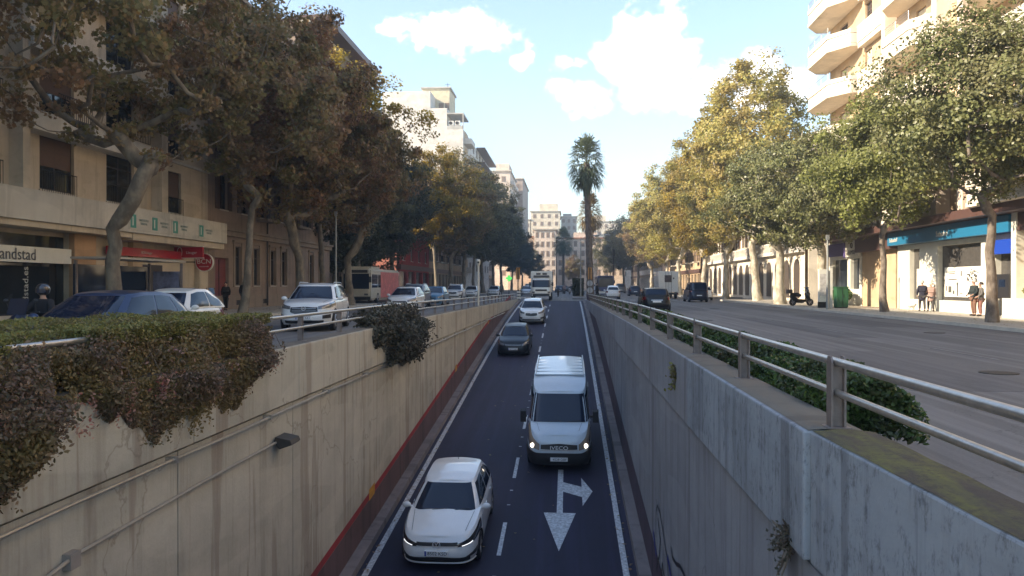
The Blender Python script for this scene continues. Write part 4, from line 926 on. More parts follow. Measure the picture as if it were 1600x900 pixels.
plant_tree(E4, 16.3, 60.2, .12, 'stout pale trunked tree left of the information pillar', GR, 3.5, 1.02)
plant_tree(E1, 17.4, 21.5, .12, 'evergreen tree at the right edge of the view, mostly out of frame', GR, 2.1, .95, name='evergreen_tree')
rt = [(17.5, 72, E3, 'tallest yellow plane tree, top in front of the cloud', .2, 1.06, lf_yel), (17.0, 84, E3, 'yellow plane tree behind the dark blue people carrier', 2.2, .93, lf_yel), (16.9, 98, E3, 'yellow plane tree behind the white box truck', 4.1, .97, lf_gold),
      (16.6, 114, E3, 'golden plane tree left of the white box truck', 1.3, .98, lf_yel), (16.6, 132, E3, 'golden green plane tree far down the right row', 3.0, .95, lf_yel), (16.4, 152, E3, 'dull olive tree far down the right row', 5.0, .9, lf_brown),
      (15.8, 172, P4, 'dark tree right of the palm', 2.0, 1.15, lf_green), (14.5, 195, P4, 'second dark tree right of the palm, smaller and farther', .7, 1.1, lf_deep), (12, 222, P4, 'farthest dark tree right of the palm', 3.3, 1.05, lf_green)]
for (x, y, m_, lb, rz, s_, cm) in rt: plant_tree(m_, x, y, .12, lb, GR, rz, s_, crown_m=cm)
# palms
def palm(x, y, H, label, s=1.0, skirt=3.0, seed=1, skm=None, tilt=-.35, r=.24, lf=None):
    rng = random.Random(seed); t = thing('palm_tree', label, 'tree', (x, y, .02), group='palm trees on the avenue')
    b = MB(); n = 26; P = []; rr = []
    for i in range(n+1):
        q = i/n; P.append((x+tilt*q, y, H*q)); rr.append((r*(1.5-1.0*q) if q < .15 else r*(1.35-.35*q))*(1.06 if i % 2 else .94)*s**.3)
    b.tube(P, rr, 12); b.build('trunk', bark_palm, t)
    def fan(b, ang, el, L, width, droop, nblade=16, zo=0):
        d = Vector((math.cos(ang)*math.cos(el), math.sin(ang)*math.cos(el), math.sin(el))); c = Vector((x+tilt, y, H+zo)); stem = L*.42
        e = c + d*stem + Vector((0, 0, -droop*.15)); b.tube([c, c+d*stem*.5+Vector((0,0,.04)), e], [.03, .02, .015], 4)
        side = d.cross(Vector((0, 0, 1))).normalized(); up = side.cross(d)
        for k in range(nblade):
            a = (k/(nblade-1)-.5)*width; dd = (d*math.cos(a)+side*math.sin(a)+up*rng.uniform(-.38,.38)).normalized(); l = L*.58*(1-.25*abs(a)/width*2)
            w_ = side*math.cos(a)-d*math.sin(a); w_ *= .035*s
            p1 = e+dd*l*.5+Vector((0,0,-droop*.12)); p2 = e+dd*l*.85+Vector((0,0,-droop*.55)); p3 = e+dd*l*.95+Vector((0,0,-droop*1.0))
            b.add([e-w_*.5, e+w_*.5, p1+w_*1.3, p1-w_*1.3, p2+w_*.9, p2-w_*.9, p3], [(0,1,2,3),(3,2,4,5),(5,4,6)])
    b = MB()
    for i in range(62):
        el = R(85)-R(120)*(i/62)**.9; fan(b, i*2.4+rng.uniform(-.2,.2), el, s*rng.uniform(1.9, 2.5), 2.2, s*(.2+.45*(i/62)+rng.uniform(0,.15)), zo=s*(.9-2.0*i/62))
    b.build('fronds', lf or palm_lf, t)
    if skirt:
        b = MB()
        for i in range(90):
            q = rng.random(); c0 = Vector((x+tilt, y, H-skirt*q*.85)); a = rng.uniform(0, 6.28); ro = s*(1.0-.55*q)*rng.uniform(.6,1)
            p0 = c0; p1 = c0+Vector((math.cos(a)*ro*.6, math.sin(a)*ro*.6, -.15)); 
            for k in range(7):
                a2 = a+rng.uniform(-.5,.5); l = s*rng.uniform(.8,1.4); p2 = p1+Vector((math.cos(a2)*ro*.25, math.sin(a2)*ro*.25, -l*.5)); p3 = p2+Vector((math.cos(a2)*ro*.05, math.sin(a2)*ro*.05, -l*.6)); w_ = Vector((-math.sin(a2), math.cos(a2), 0))*.04*s
                b.add([p1-w_, p1+w_, p2+w_, p2-w_, p3], [(0,1,2,3),(3,2,4)])
        b.build('dead_fronds', skm, t)
bark_palm = barkmat('bark_palm', (.10, .075, .06), (.19, .15, .12), 6)
palm_lf = leafmat('palm_green', [(.08, .11, .055), (.13, .155, .08), (.06, .085, .045)], trans=.15)
palm_dead = leafmat('palm_dead', [(.22, .15, .06), (.15, .11, .06), (.30, .22, .09)], trans=.15)
palm(2.45, 80.5, 14.4, 'tall fan palm at the end of the ramp wall, the largest of the palms', 1.12, 2.6, 3, palm_lf, -.45, .27)
palm(3.0, 104, 11.4, 'golden skirted palm directly behind the tall one', 1.0, 4.4, 5, palm_dead, .1, .22, palm_dead)
palm(-1.0, 205, 13.2, 'small distant palm in front of the pink apartment house', 1.5, 1.5, 9, palm_lf, 0, .25)
# shrubs and hedges ---------------------------------------------------------------
def scatter_box(rng, n, fn): return np.array([fn(rng) for _ in range(n)])
def shrub(name, label, cat, pts, size, shape, lm, stems=None, group=None, seed=1, up=.5, extra=None):
    rng = np.random.default_rng(seed); V, k = leaf_arrays(np.array(pts), size, shape, rng, up)
    c = np.array([pts[:, 0].mean(), pts[:, 1].mean(), pts[:, 2].min()]); t = thing(name, label, cat, tuple(c), group=group)
    me = np_mesh('foliage', V-c, k, lm); mesh_obj('foliage', me, t)
    if stems:
        b = MB()
        for s_ in stems: b.tube(s_, [.014]*(len(s_)-1)+[.006], 5)
        b.build('stems', bark_dark, t)
    if extra is not None:
        V, k = leaf_arrays(np.array(extra[0]), extra[1], 'oval', rng, 1); mesh_obj('blossom', np_mesh('blossom', V-c, k, extra[2]), t)
    return t
lf_hedge = leafmat('leaves_hedge', [(.20, .20, .055), (.27, .25, .07), (.14, .15, .045), (.30, .25, .09)], (.17, .13, .055), 1.5, trans=.2)
lf_dry = leafmat('leaves_dry_shrub', [(.11, .095, .05), (.20, .125, .08), (.27, .17, .12), (.14, .095, .065), (.09, .085, .045)], (.27, .20, .07), 1.1, trans=.2)
lf_pink = leafmat('blossom_pink', [(.45, .22, .18), (.55, .36, .28), (.40, .12, .10)], trans=.3)
lf_ivy = leafmat('leaves_dark_trailer', [(.055, .058, .04), (.09, .085, .06), (.12, .11, .08)], (.09, .07, .055), 2, trans=.1)
lf_pit = leafmat('leaves_glossy', [(.06, .115, .03), (.11, .18, .05), (.04, .075, .025), (.10, .12, .06)], (.06, .06, .035), 1.2, rough=.3, trans=.2)
rg = np.random.default_rng(77)
# clipped hedge behind the near wall
def hedge_pts(n, y0, y1, x0, x1, z0, ztop):
    P = []
    while len(P) < n:
        y = rg.uniform(y0, y1); x = rg.uniform(x0, x1); z = rg.uniform(z0, 1)
        zt_ = ztop + .03*math.sin(y*3)+.03*math.sin(x*5+y); zz = z0+(zt_-z0)*(1-rg.uniform(0, 1)**2*.6)
        P.append((x, y, zz))
    E = [(rg.uniform(-5.3, -4.84), y_, rg.uniform(.98, 1.14)) for y_ in np.concatenate([rg.uniform(4.3, 6.5, 7000), rg.uniform(7.7, 12.35, 17000)])]
    return np.array(P+E)
def twigs(x0, x1, y0, y1, z0, z1, n, seed):
    r_ = random.Random(seed); out = []
    for _ in range(n):
        x, y = r_.uniform(x0, x1), r_.uniform(y0, y1); out.append([(x, y, z0), (x+r_.uniform(-.1,.1), y+r_.uniform(-.1,.1), (z0+z1)/2), (x+r_.uniform(-.2,.2), y+r_.uniform(-.2,.2), z1)])
    return out
shrub('clipped_hedge', 'flat topped olive green clipped hedge in front of the dark blue hatchback', 'hedge', np.array([p for p in hedge_pts(64000, 4.3, 12.4, -6.75, -4.86, .1, 1.14) if not (p[0] > -5.22 and (6.45 < p[1] < 7.7 or p[2] < .55))]), .042, 'oval', lf_hedge, twigs(-6.6, -5.3, 4.6, 12.7, 0, .85, 90, 3), seed=5, up=.9)
def drape(n, y0, y1, drop, bulge, seed, top=.95, x0=-5.35, ragged=.4, strands=40):
    """trailing mass: hangs over the parapet face down to drop(y)"""
    r_ = np.random.default_rng(seed); P = []; ph = r_.uniform(0, 6, 6)
    cl = [(r_.uniform(y0, y1), r_.uniform(0, 1)) for _ in range(150)]
    while len(P) < n:
        yc, q = cl[r_.integers(len(cl))]; y = yc+r_.normal()*.17
        if not (y0-.15 < y < y1+.15): continue
        edge = max(0.05, min(1, (y-y0)/.5, (y1-y)/.5)); d = drop(y)+.07*math.sin(y*2.3+ph[0])+ragged*.16*math.sin(y*6.1+ph[1])+ragged*.12*math.sin(y*14+ph[4])
        z = top - (top-d)*min(1.05, q+r_.normal()*.06); tt = (top-z)/(top-d+1e-6)
        b_ = bulge*math.sin(math.pi*min(1, max(.06, .22+.7*tt)))*(.6+.4*math.sin(y*3.1+ph[2]))*edge**.5
        if z > .55: x = r_.uniform(x0, XL+b_)
        else: x = XL+.06+abs(r_.normal())*.35*b_+b_*r_.uniform(0, 1)**.6*.8
        P.append((x, y, z))
    for _ in range(strands):                            # loose trailing strands
        y = r_.uniform(y0, y1); z = drop(y)+.25; L_ = r_.uniform(.15, .5); x = XL+.06+r_.uniform(0, bulge*.5)
        for k in range(26): q = k/26; P.append((x+r_.normal()*.02, y+.12*q*math.sin(ph[3]+y*9)+r_.normal()*.02, z-L_*q))
    return np.array(P)
pk = drape(700, 3.6, 6.2, lambda y: .25, .45, 31, top=.98)
shrub('trailing_shrub', 'trailing shrub with pink blossoms at the left edge hanging over the beige wall', 'shrub', drape(46000, 3.2, 6.95, lambda y: float(np.interp(y, [3, 5.8, 6.4, 6.95], [-.35, -.25, -.08, .40])), .42, 12, top=1.0), .046, 'oval', lf_dry, [[(-5.1, y_, .5), (-4.85, y_+.05, .8), (-4.72, y_+.1, .5)] for y_ in (3.6, 4.3, 5.0, 5.7, 6.1)], group='shrubs trailing over the trench walls', seed=6, extra=(pk, .055, lf_pink))
pk = drape(260, 7, 12.2, lambda y: .3, .4, 33, top=.95)
shrub('trailing_shrub', 'long rusty brown shrub draped over the beige wall between two gaps', 'shrub', drape(54000, 7.15, 12.3, lambda y: float(np.interp(y, [7.1, 7.7, 8.6, 10.2, 11.2, 12.3], [.50, .36, -.10, -.12, .12, .45])), .36, 14, top=1.0), .046, 'oval', lf_dry, [[(-5.1, y_, .5), (-4.85, y_+.05, .8), (-4.75, y_+.1, .55)] for y_ in (7.6, 8.0, 8.6, 9.4, 10.2, 11, 11.8, 12.4)], group='shrubs trailing over the trench walls', seed=7, extra=(pk, .05, lf_pink))
shrub('trailing_shrub', 'round dark shrub hanging over the beige wall beyond the wall lamp', 'shrub', drape(19000, 18.8, 24.4, lambda y: -.55 if y > 20 else .1, .62, 16, top=.92, ragged=.25, strands=25), .10, 'oval', lf_ivy, [[(-5.1, y_, .4), (-4.8, y_+.1, .6), (-4.7, y_+.1, .3)] for y_ in (18.6, 19.8, 21, 22.2, 23.4)], group='shrubs trailing over the trench walls', seed=8)
# right planter
b = MB(); b.box(2.2, 3.02, 6.6, 70, -.05, .12); tag(b.build('planter_bed', mat('soil', (.06, .045, .035), .95, var=.3, scale=5, bump=.5)), kind='structure')
r_ = np.random.default_rng(9); 
segs_ = [(6.85, 9.2, 'glossy green low hedge beside the nearest post of the right railing', 26000), (9.2, 13.2, 'glossy green low hedge beside the second stretch of right railing', 26000), (13.2, 20, 'low green hedge in the middle of the right planter', 22000), (20, 32, 'low sparse hedge farther along the right planter', 12000), (32, 68, 'thin dark hedge at the far end of the right planter', 14000)]
for i, (y0, y1, lb, n) in enumerate(segs_):
    P = []
    while len(P) < n:
        y = r_.uniform(y0, y1); x = r_.uniform(2.18, 3.06+.08*math.sin(y*4)); hgt = (.57+.08*math.sin(y*2.7)+.07*math.sin(y*6+x*4))*(1 if y < 30 else .75)
        e = 1-abs((x-2.62)/.5)**3*.5; P.append((x, y, .16+(hgt*e)*(1-r_.uniform(0,1)**1.6*.85)))
    shrub('low_hedge', lb, 'hedge', np.array(P), (.062 if i < 2 else .085 if i == 2 else .16 if i == 3 else .2), 'oval', lf_pit, twigs(2.35, 2.85, y0+.3, y1-.2, .12, .42, 30, i), group='low hedges in the right planter', seed=20+i, up=.7)
# small plants growing from the right wall
def wallplant(cy, cz, n, spread, label, lm, size, seed):
    r2 = np.random.default_rng(seed); P = []; st = []
    for _ in range(n):
        a = r2.uniform(0, 6.28); L_ = spread*r2.uniform(.3, 1); dy, dz = math.cos(a)*L_*.7, math.sin(a)*L_-.1*L_
        st.append([(XR+.0, cy, cz), (XR-.08, cy+dy*.5, cz+dz*.6), (XR-.13, cy+dy, cz+dz)])
        for k in range(16): q = k/16; P.append((XR-.02-.12*q+r2.normal()*.03, cy+dy*q+r2.normal()*.03, cz+dz*q+r2.normal()*.03))
    shrub('wall_plant', label, 'plant', np.array(P), size, 'diamond', lm, st, group='plants rooted in the right wall', seed=seed)
ya, za = wpt(1062, 590); wallplant(ya, za, 16, .34, 'light green weed growing from a joint high on the grey wall', lf_hedge, .06, 3)
ya, za = wpt(1240, 845); wallplant(ya-.05, za+.03, 26, .30, 'dark reddish wiry plant in the ledge of the grey wall near the corner', lf_ivy, .035, 4)
# median bushes
def ballpts(c, r, n, seed):
    r2 = np.random.default_rng(seed); q = r2.normal(size=(n, 3)); q /= np.linalg.norm(q, axis=1, keepdims=True); q *= r2.uniform(.5, 1, size=(n, 1))**.5; return q*np.array(r)+np.array(c)
shrub('median_bush', 'dark clipped bush left of the palm beyond the crossing', 'bush', np.array([(r_.uniform(.75, 2.15), r_.uniform(99, 103), .12+2.3*r_.uniform(0, 1)**.7) for _ in range(6000)]), .2, 'diamond', lf_deep, twigs(1.2, 1.8, 99, 101, .1, 1, 10, 2))
# ------------------------------------------------------------------ buildings
glass_d = mat('window_glass', (.025, .03, .035), .06, var=.4, scale=.7, spec=.9); frame_d = mat('frame_dark', (.045, .035, .03), .5, var=0); frame_w = mat('frame_white', (.6, .58, .53), .5, var=0)
shut_b = mat('shutter_brown', (.10, .062, .045), .7, var=.1); shut_g = mat('shutter_green', (.045, .075, .055), .7, var=.1); iron = mat('iron', (.02, .02, .02), .5, .3, var=0)
def plaster(name, c, st=.3): return concrete(name, c, tuple(x*.45 for x in c), st, crack=False)
pl_beige = plaster('plaster_beige', (.50, .42, .31)); pl_band = plaster('band_cream', (.50, .465, .39)); pl_stone = plaster('sandstone', (.28, .205, .155), .5); pl_stone2 = plaster('sandstone_trim', (.28, .215, .16), .5)
pl_cream = plaster('plaster_cream', (.70, .62, .50), .15); pl_tan = plaster('plaster_tan', (.50, .36, .225), .12); pl_white = plaster('plaster_offwhite', (.62, .58, .52), .12); pl_pink = plaster('plaster_pink', (.68, .56, .46), .15)
pl_grey = plaster('plaster_grey', (.42, .41, .38), .15); fascia = mat('fascia_brown', (.085, .045, .038), .5, var=.1); teal = mat('fascia_teal', (.012, .14, .26), .4, var=.05, coat=.3); redm = mat('fascia_red', (.36, .012, .02), .4, var=.06, coat=.2)
pier_t = plaster('pier_terracotta', (.42, .26, .145), .2); shopw = mat('shop_white', (.62, .60, .52), .5, var=.08, scale=2); tile_r = mat('roof_tiles', (.30, .13, .075), .85, var=.25, scale=2)
class Fac:
    """street facade in the plane x = X facing direction s (+1 to the right, -1 to the left); coordinates u = y, z, d = outward"""
    def __init__(s, root, X, sg): s.r, s.X, s.s = root, X, sg
    def box(s, mb, u0, u1, z0, z1, d0, d1, m=0): mb.box(s.X+s.s*d0, s.X+s.s*d1, u0, u1, z0, z1, m)
    def wall(s, mb, u0, u1, z0, z1, holes, th=.28, m=0):
        us = sorted({u0, u1, *[h[0] for h in holes], *[h[1] for h in holes]}); zs = sorted({z0, z1, *[h[2] for h in holes], *[h[3] for h in holes]})
        us = [u for u in us if u0 <= u <= u1]; zs = [z for z in zs if z0 <= z <= z1]
        inh = lambda u, z: any(h[0] < u < h[1] and h[2] < z < h[3] for h in holes)
        P = lambda u, z, d: (s.X+s.s*d, u, z)
        for a, b in zip(us, us[1:]):
            for c, e in zip(zs, zs[1:]):
                if not inh((a+b)/2, (c+e)/2): mb.add([P(a,c,0), P(b,c,0), P(b,e,0), P(a,e,0)], [(0,1,2,3)], m)
        for (a, b, c, e) in holes:
            mb.add([P(a,c,0),P(b,c,0),P(b,e,0),P(a,e,0),P(a,c,-th),P(b,c,-th),P(b,e,-th),P(a,e,-th)], [(0,1,5,4),(1,2,6,5),(2,3,7,6),(3,0,4,7)], m)
        mb.add([P(u0,z0,-th-.02),P(u1,z0,-th-.02),P(u1,z1,-th-.02),P(u0,z1,-th-.02)], [(0,1,2,3)], m)
        mb.add([P(u0,z1,0),P(u1,z1,0),P(u1,z1,-th-.02),P(u0,z1,-th-.02)], [(0,1,2,3)], m)
    def window(s, cache, w, h, u, z, kind='plain', fm=None, shut=None, sill=True):
        key = (round(w, 2), round(h, 2), kind, fm.name if fm else '', shut.name if shut else '', s.s)
        if key not in cache:
            f = MB(); t = .07; d0 = s.s*-.2; d1 = s.s*-.13
            f.box(d0, d1, -w/2, -w/2+t, 0, h); f.box(d0, d1, w/2-t, w/2, 0, h); f.box(d0, d1, -w/2+t, w/2-t, 0, t); f.box(d0, d1, -w/2+t, w/2-t, h-t, h)
            if w > .9: f.box(d0, d1, -.03, .03, t, h-t)
            if h > 1.7: f.box(d0, d1, -w/2+t, w/2-t, h*.72, h*.72+.05)
            g = MB(); g.box(s.s*-.19, s.s*-.165, -w/2+t, w/2-t, t, h-t)
            sh = None
            if kind == 'shutters':
                sh = []
                for a, b in ((-w/2-.55*w, -w/2-.01), (w/2+.01, w/2+.55*w)):
                    sh.append(MB()); sh[-1].box(s.s*.01, s.s*.05, a, b, -.02, h+.02)
                    for k in range(int(h/.12)): sh[-1].box(s.s*.05, s.s*.06, a+.05, b-.05, .05+k*.12, .11+k*.12)
            if kind == 'blind':
                sh = [MB()]; hh = h*(.35+.5*((u*7.3) % 1)); sh[0].box(s.s*-.16, s.s*-.13, -w/2+t, w/2-t, h-hh, h-t)
            si = None
            if sill: si = MB(); si.box(s.s*-.12, s.s*.07, -w/2-.06, w/2+.06, -.07, -.004)
            cache[key] = (f.mesh('window', fm or frame_d), g.mesh('pane', glass_d), [q.mesh('shutter', shut or shut_b) for q in sh] if sh else [], si.mesh('sill', kerb_m) if si else None)
        F, G, SH, SI = cache[key]; o = ORG[s.r.name]; w_ = mesh_obj('window', F, s.r, (s.X-o.x, u-o.y, z-o.z)); mesh_obj('pane', G, w_)
        for q in SH: mesh_obj('shutter', q, w_)
        if SI: mesh_obj('sill', SI, w_)
        return w_
    def railing(s, u0, u1, z, d, h=.95, bars=True, horiz=False, ends=True, name='railing', m=None):
        b = MB(); X = s.X+s.s*d
        b.tube([(X, u0, z+h), (X, u1, z+h)], .022, 6); 
        if ends:
            for u in (u0, u1): b.tube([(s.X, u, z+h), (X, u, z+h)], .02, 6)
        if horiz:
            for k in range(1, 4): b.tube([(X, u0, z+h*k/4), (X, u1, z+h*k/4)], .014, 5)
            n = max(2, int((u1-u0)/1.2)); [b.tube([(X, u0+(u1-u0)*i/n, z), (X, u0+(u1-u0)*i/n, z+h)], .016, 5) for i in range(n+1)]
        else:
            b.tube([(X, u0, z+.08), (X, u1, z+.08)], .012, 4); n = int((u1-u0)/.13)
            for i in range(n+1): b.box(X-.008, X+.008, u0+(u1-u0)*i/n-.008, u0+(u1-u0)*i/n+.008, z+.05, z+h)
        return b.build(name, m or iron, s.r)
def shell_box(root, X, sg, u0, u1, h, depth, m, name='side_walls', roof=None):
    b = MB(); x0, x1 = X-sg*.31, X-sg*depth; b.box(x0, x1, u0+.0, u1-.0, 0, h-.02); b.build(name, m, root)
    b = MB(); b.box(X-sg*.02, x1, u0-.02, u1+.02, h, h+.35); b.build('roof', roof or m, root)
# -- A: beige modern block with shops, left
BA = thing('apartment_building', 'beige modern apartment block with white shop sign and red shopfront at the left edge', 'building', (-20.5, 25, 0)); F = Fac(BA, -20.5, 1); wc = {}
b = MB(); holes = []; wins = []
bays = [(-2.2, 1.9), (2.4, 1.9), (7, 1.9), (11.5, 1.9), (16.2, 2.0), (20.8, 2.0), (25.4, 2.1), (29.6, 2.1), (34.0, 2.2), (38.6, 1.9)]
for k in range(5):
    z = 5.35+k*3.05
    for (u, w_) in bays: holes.append((u-w_/2, u+w_/2, z, z+1.95 if k else z+2.15)); wins.append((u, w_, z, 1.95 if k else 2.15))
F.wall(b, -12, 42.6, 5.1, 20.2, holes); 
for (a, c) in ((-12, -6), (-.4, .6), (8.4, 9.2), (21.0, 22.0), (30.4, 31.6), (41.6, 42.6)): F.box(b, a, c, 0, 5.1, -.3, .0)
b.build('wall', pl_beige, BA)
for (u, w_, z, h_) in wins: F.window(wc, w_, h_, u, z, 'blind' if (int(u*3)+int(z)) % 3 == 0 else 'plain', frame_d)
b = MB(); F.box(b, -12, 42.55, 3.95, 5.08, -.2, 1.15); b.build('canopy_band', pl_band, BA); b = MB(); F.box(b, -12, 33.2, 3.72, 3.94, -.2, 1.0); F.box(b, 33.3, 42.5, 3.62, 3.94, -.2, 1.0); b.build('canopy_soffit', pl_beige, BA)
for k in range(1, 5):
    z = 5.0+k*3.05
    for (a, c) in ((-5, 10.2), (13.8, 23.2), (27.2, 36.6)):
        b = MB(); F.box(b, a, c, z-.62, z+.12, .003, .75); b.build('balcony_parapet', pl_band, BA)
    b = MB(); F.box(b, -12, 42.6, z-.1, z+.02, .003, .14); b.build('string_course', pl_band, BA)
for (a, c) in ((13.4, 13.9), (23.2, 23.8), (26.9, 27.3), (36.6, 37.2)): b = MB(); F.box(b, a, c, 5.1, 20.0, .003, .55); b.build('pilaster', pl_beige, BA)
for (u, w_) in bays:
    F.railing(u-w_/2, u+w_/2, 5.1, .12, 1.0, ends=False)
    if 15 < u < 40: F.railing(u-w_/2, u+w_/2, 8.15, .80 if (13.8 < u < 23.2 or 27.2 < u < 36.6) else .12, .9, ends=False)
b = MB(); F.box(b, -12, 42.9, 20.2, 20.5, -1, .9); b.build('cornice', pl_band, BA)
shell_box(BA, -20.5, 1, -12, 42.6, 20.2, 14, pl_beige)
# shopfronts
b = MB(); F.box(b, -6, -.4, .1, 3.7, -.9, -.8); F.box(b, .6, 8.4, .1, 3.7, -.9, -.8); F.box(b, 9.2, 21, .1, 3.7, -.9, -.8); F.box(b, 22.0, 30.4, .45, 3.55, -.32, -.3); F.box(b, 31.6, 35, .1, 3.7, -1.6, -1.5); b.build('shop_glass', glass_d, BA)
b = MB(); F.box(b, 35.1, 41.5, .1, 3.7, -.5, -.4); F.box(b, 35.1, 35.9, .1, 3.7, -.39, -.05); b.build('shop_wall', pl_tan, BA)
b = MB(); F.box(b, 30.3, 31.75, .1, 3.7, .004, .25); b.build('pier', pier_t, BA); b = MB(); F.box(b, 21.0, 30.4, .0, .45, -.3, .01); b.build('stall_riser', kerb_m, BA)
b = MB(); F.box(b, 36.3, 38.2, .3, 2.6, -.38, -.3); b.build('door', frame_d, BA)
sb = MB(); F.box(sb, 22.0, 30.2, 2.45, 3.05, .05, .18); so_ = sb.build('shop_sign', shopw, BA)
text('lettering', 'randstad', .62, mat('sign_grey', (.06, .06, .065), .5, var=0), BA, (.20, 27.0-25, 2.73), (R(90), 0, R(90)), .004)
text('lettering', 'randstad.es', .42, shopw, BA, (-.28, 28.15-25, 1.35), (R(90), R(-90), R(90)), .003)
text('lettering', 'ir', .01, shopw, BA, (-.28, 28.15-25, 1.35), (R(90), R(-90), R(90)), .001) if False else None
sb = MB(); F.box(sb, 33.0, 39.6, 2.95, 3.35, -.1, .10); sb.build('red_fascia', redm, BA); text('lettering', 'BCN Lleuger', .18, shopw, BA, (.115, 36.0-25, 3.15), (R(90), 0, R(90)), .002)
for k, (u, z) in enumerate([(33.6, 4.45), (35.4, 4.45), (37.3, 4.45), (40.0, 4.45)]):
    b = MB(); F.box(b, u-.9, u+.9, z-.38, z+.36, 1.155, 1.175); pn = b.build('banner', pl_band, BA); b = MB(); F.box(b, u-.80, u-.36, z-.30, z+.30, 1.178, 1.19); b.build('emblem_panel', mat('teal_flag', (.05, .26, .20), .5, var=0), pn)
    b = MB(); F.box(b, u-.68, u-.60, z-.2, z+.2, 1.192, 1.20); b.build('emblem_stroke', shopw, pn)
    text('lettering', 'INSTITUTO\nDENTAL', .15, mat('sign_teal', (.05, .15, .14), .5, var=0), BA, (1.19, u+.27-25, z), (R(90), 0, R(90)), .002)
# hanging signs
t = thing('projecting_sign', 'rectangular red shop sign with white emblem projecting above the pavement', 'sign', (-19.2, 39.5, 3.2)); X0, Y0, Z0 = -19.2, 39.5, 3.5
b = MB(); b.box(-19.95, -18.15, 39.4, 39.55, 3.02, 3.62); b.build('panel', redm, t); b = MB()
for (a, c, e, g_) in ((-19.97, -18.13, 3.60, 3.64), (-19.97, -18.13, 3.0, 3.04)): b.box(a, c, 39.385, 39.565, e, g_)
b.build('trim', shopw, t); b = MB()
for i in range(20): a0, a1 = 2*math.pi*i/20, 2*math.pi*(i+1)/20; b.tube([(-19.4+.13*math.cos(a0), 39.385, 3.32+.26*math.sin(a0)), (-19.4+.13*math.cos(a1), 39.385, 3.32+.26*math.sin(a1))], .014, 4)
b.build('emblem', shopw, t); text('lettering', 'ib', .2, shopw, t, (-19.4+19.2, -.12, .10), (R(90), 0, 0), .002); text('lettering', 'Lleuger', .2, shopw, t, (-18.75+19.2, -.12, .10), (R(90), 0, 0), .002)
b = MB(); b.tube([(-20.5, 39.5, 3.55), (-19.9, 39.5, 3.4)], .03, 6); b.build('bracket', iron, t)
t.location.x -= 1.1
t = thing('round_sign', 'round red sign with white rim reading BCN on an arm over the pavement', 'sign', (-18.4, 40.6, 2.3))
b = MB(); b.cyl((-18.4, 40.5, 2.82), (-18.4, 40.62, 2.82), .50, 36); b.build('disc', shopw, t); b = MB(); b.cyl((-18.4, 40.485, 2.82), (-18.4, 40.499, 2.82), .455, 36); b.build('face', redm, t)
text('lettering', 'BCN', .36, shopw, t, (0, -.125, .56), (R(90), 0, 0), .003, sx=1.1); text('lettering', 'autoescuela', .11, shopw, t, (0, -.125, .30), (R(90), 0, 0), .002)
b = MB(); b.tube([(-20.5, 40.56, 2.85), (-18.8, 40.56, 2.84)], .03, 6); b.build('arm', iron, t)
t.location.x -= 1.3
# bus shelter in front of it
t = thing('bus_shelter', 'bus shelter with thin grey roof under the thick crooked plane tree', 'bus shelter', (-16.9, 33, .12))
b = MB(); b.box(-18.9, -17.2, 30.2, 35.8, 2.60, 2.68); b.build('roof', steel, t); b = MB(); b.box(-18.85, -18.80, 30.3, 35.6, .4, 2.4); b.build('back_glass', cglass, t)
for (x, y) in ((-18.8, 30.4), (-18.8, 33), (-18.8, 35.6), (-17.3, 35.6)): b = MB(); b.box(x-.05, x+.05, y-.05, y+.05, .12, 2.56); b.build('post', post_m, t)
b = MB(); b.box(-18.6, -18.1, 31, 34.5, .5, .56); [b.box(-18.5, -18.2, y, y+.08, .12, .5) for y in (31.2, 34.2)]; b.build('bench', steel, t); b = MB(); b.box(-18.6, -17.4, 35.55, 35.70, .3, 2.2); b.build('advert_panel', mat('advert', (.12, .13, .2), .3, var=.8, scale=2), t); t.location.y -= 2.2
# -- B: sandstone building
BB = thing('stone_building', 'brown sandstone building with moulded cornice and dark narrow windows', 'building', (-20.5, 53, 0)); F = Fac(BB, -20.5, 1); wc = {}
b = MB(); holes = []; wins = []
for u in (46.6, 49.4, 52.3, 54.4, 57.4, 60.4, 62.8): wins.append((u, .95, 1.55, 2.45))
for k in range(4):
    for u in (44.6, 47.6, 50.6, 53.6, 56.6, 59.6, 62.6): wins.append((u, 1.05, 6.1+k*3.3, 2.1))
holes = [(u-w_/2, u+w_/2, z, z+h_) for (u, w_, z, h_) in wins] + [(43.5, 45.3, .12, 3.2)]
F.wall(b, 42.62, 65.2, 0, 18.6, holes, .35); b.build('wall', pl_stone, BB)
for (u, w_, z, h_) in wins: F.window(wc, w_, h_, u, z, 'shutters' if z > 5 else 'plain', frame_d, shut_b)
b = MB(); F.box(b, 43.5, 45.3, .12, 3.2, -.25, -.2); dr = b.build('door', mat('door_red', (.17, .035, .03), .6, var=.2, scale=3), BB); b = MB(); F.box(b, 44.37, 44.43, .2, 3.1, -.2, -.18); b.build('door_seam', black, dr)
for (z0, z1, d) in ((4.55, 4.85, .22), (4.85, 5.02, .35), (.12, .95, .07), (18.6, 18.9, .5), (18.9, 19.15, .8)): b = MB(); F.box(b, 42.64, 65.2, z0, z1, .003, d); b.build('moulding', pl_stone2, BB)
for (u, w_, z, h_) in wins[:7]:
    b = MB(); F.box(b, u-w_/2-.2, u-w_/2-.02, z-.1, z+h_+.2, .003, .07); F.box(b, u+w_/2+.02, u+w_/2+.2, z-.1, z+h_+.2, .003, .07); F.box(b, u-w_/2-.3, u+w_/2+.3, z+h_+.2, z+h_+.35, .003, .14); b.build('window_surround', pl_stone2, BB)
b = MB(); b.tube([(-20.35, 51.0, .2), (-20.35, 51.0, 18)], .06, 8); b.build('downpipe', frame_d, BB)
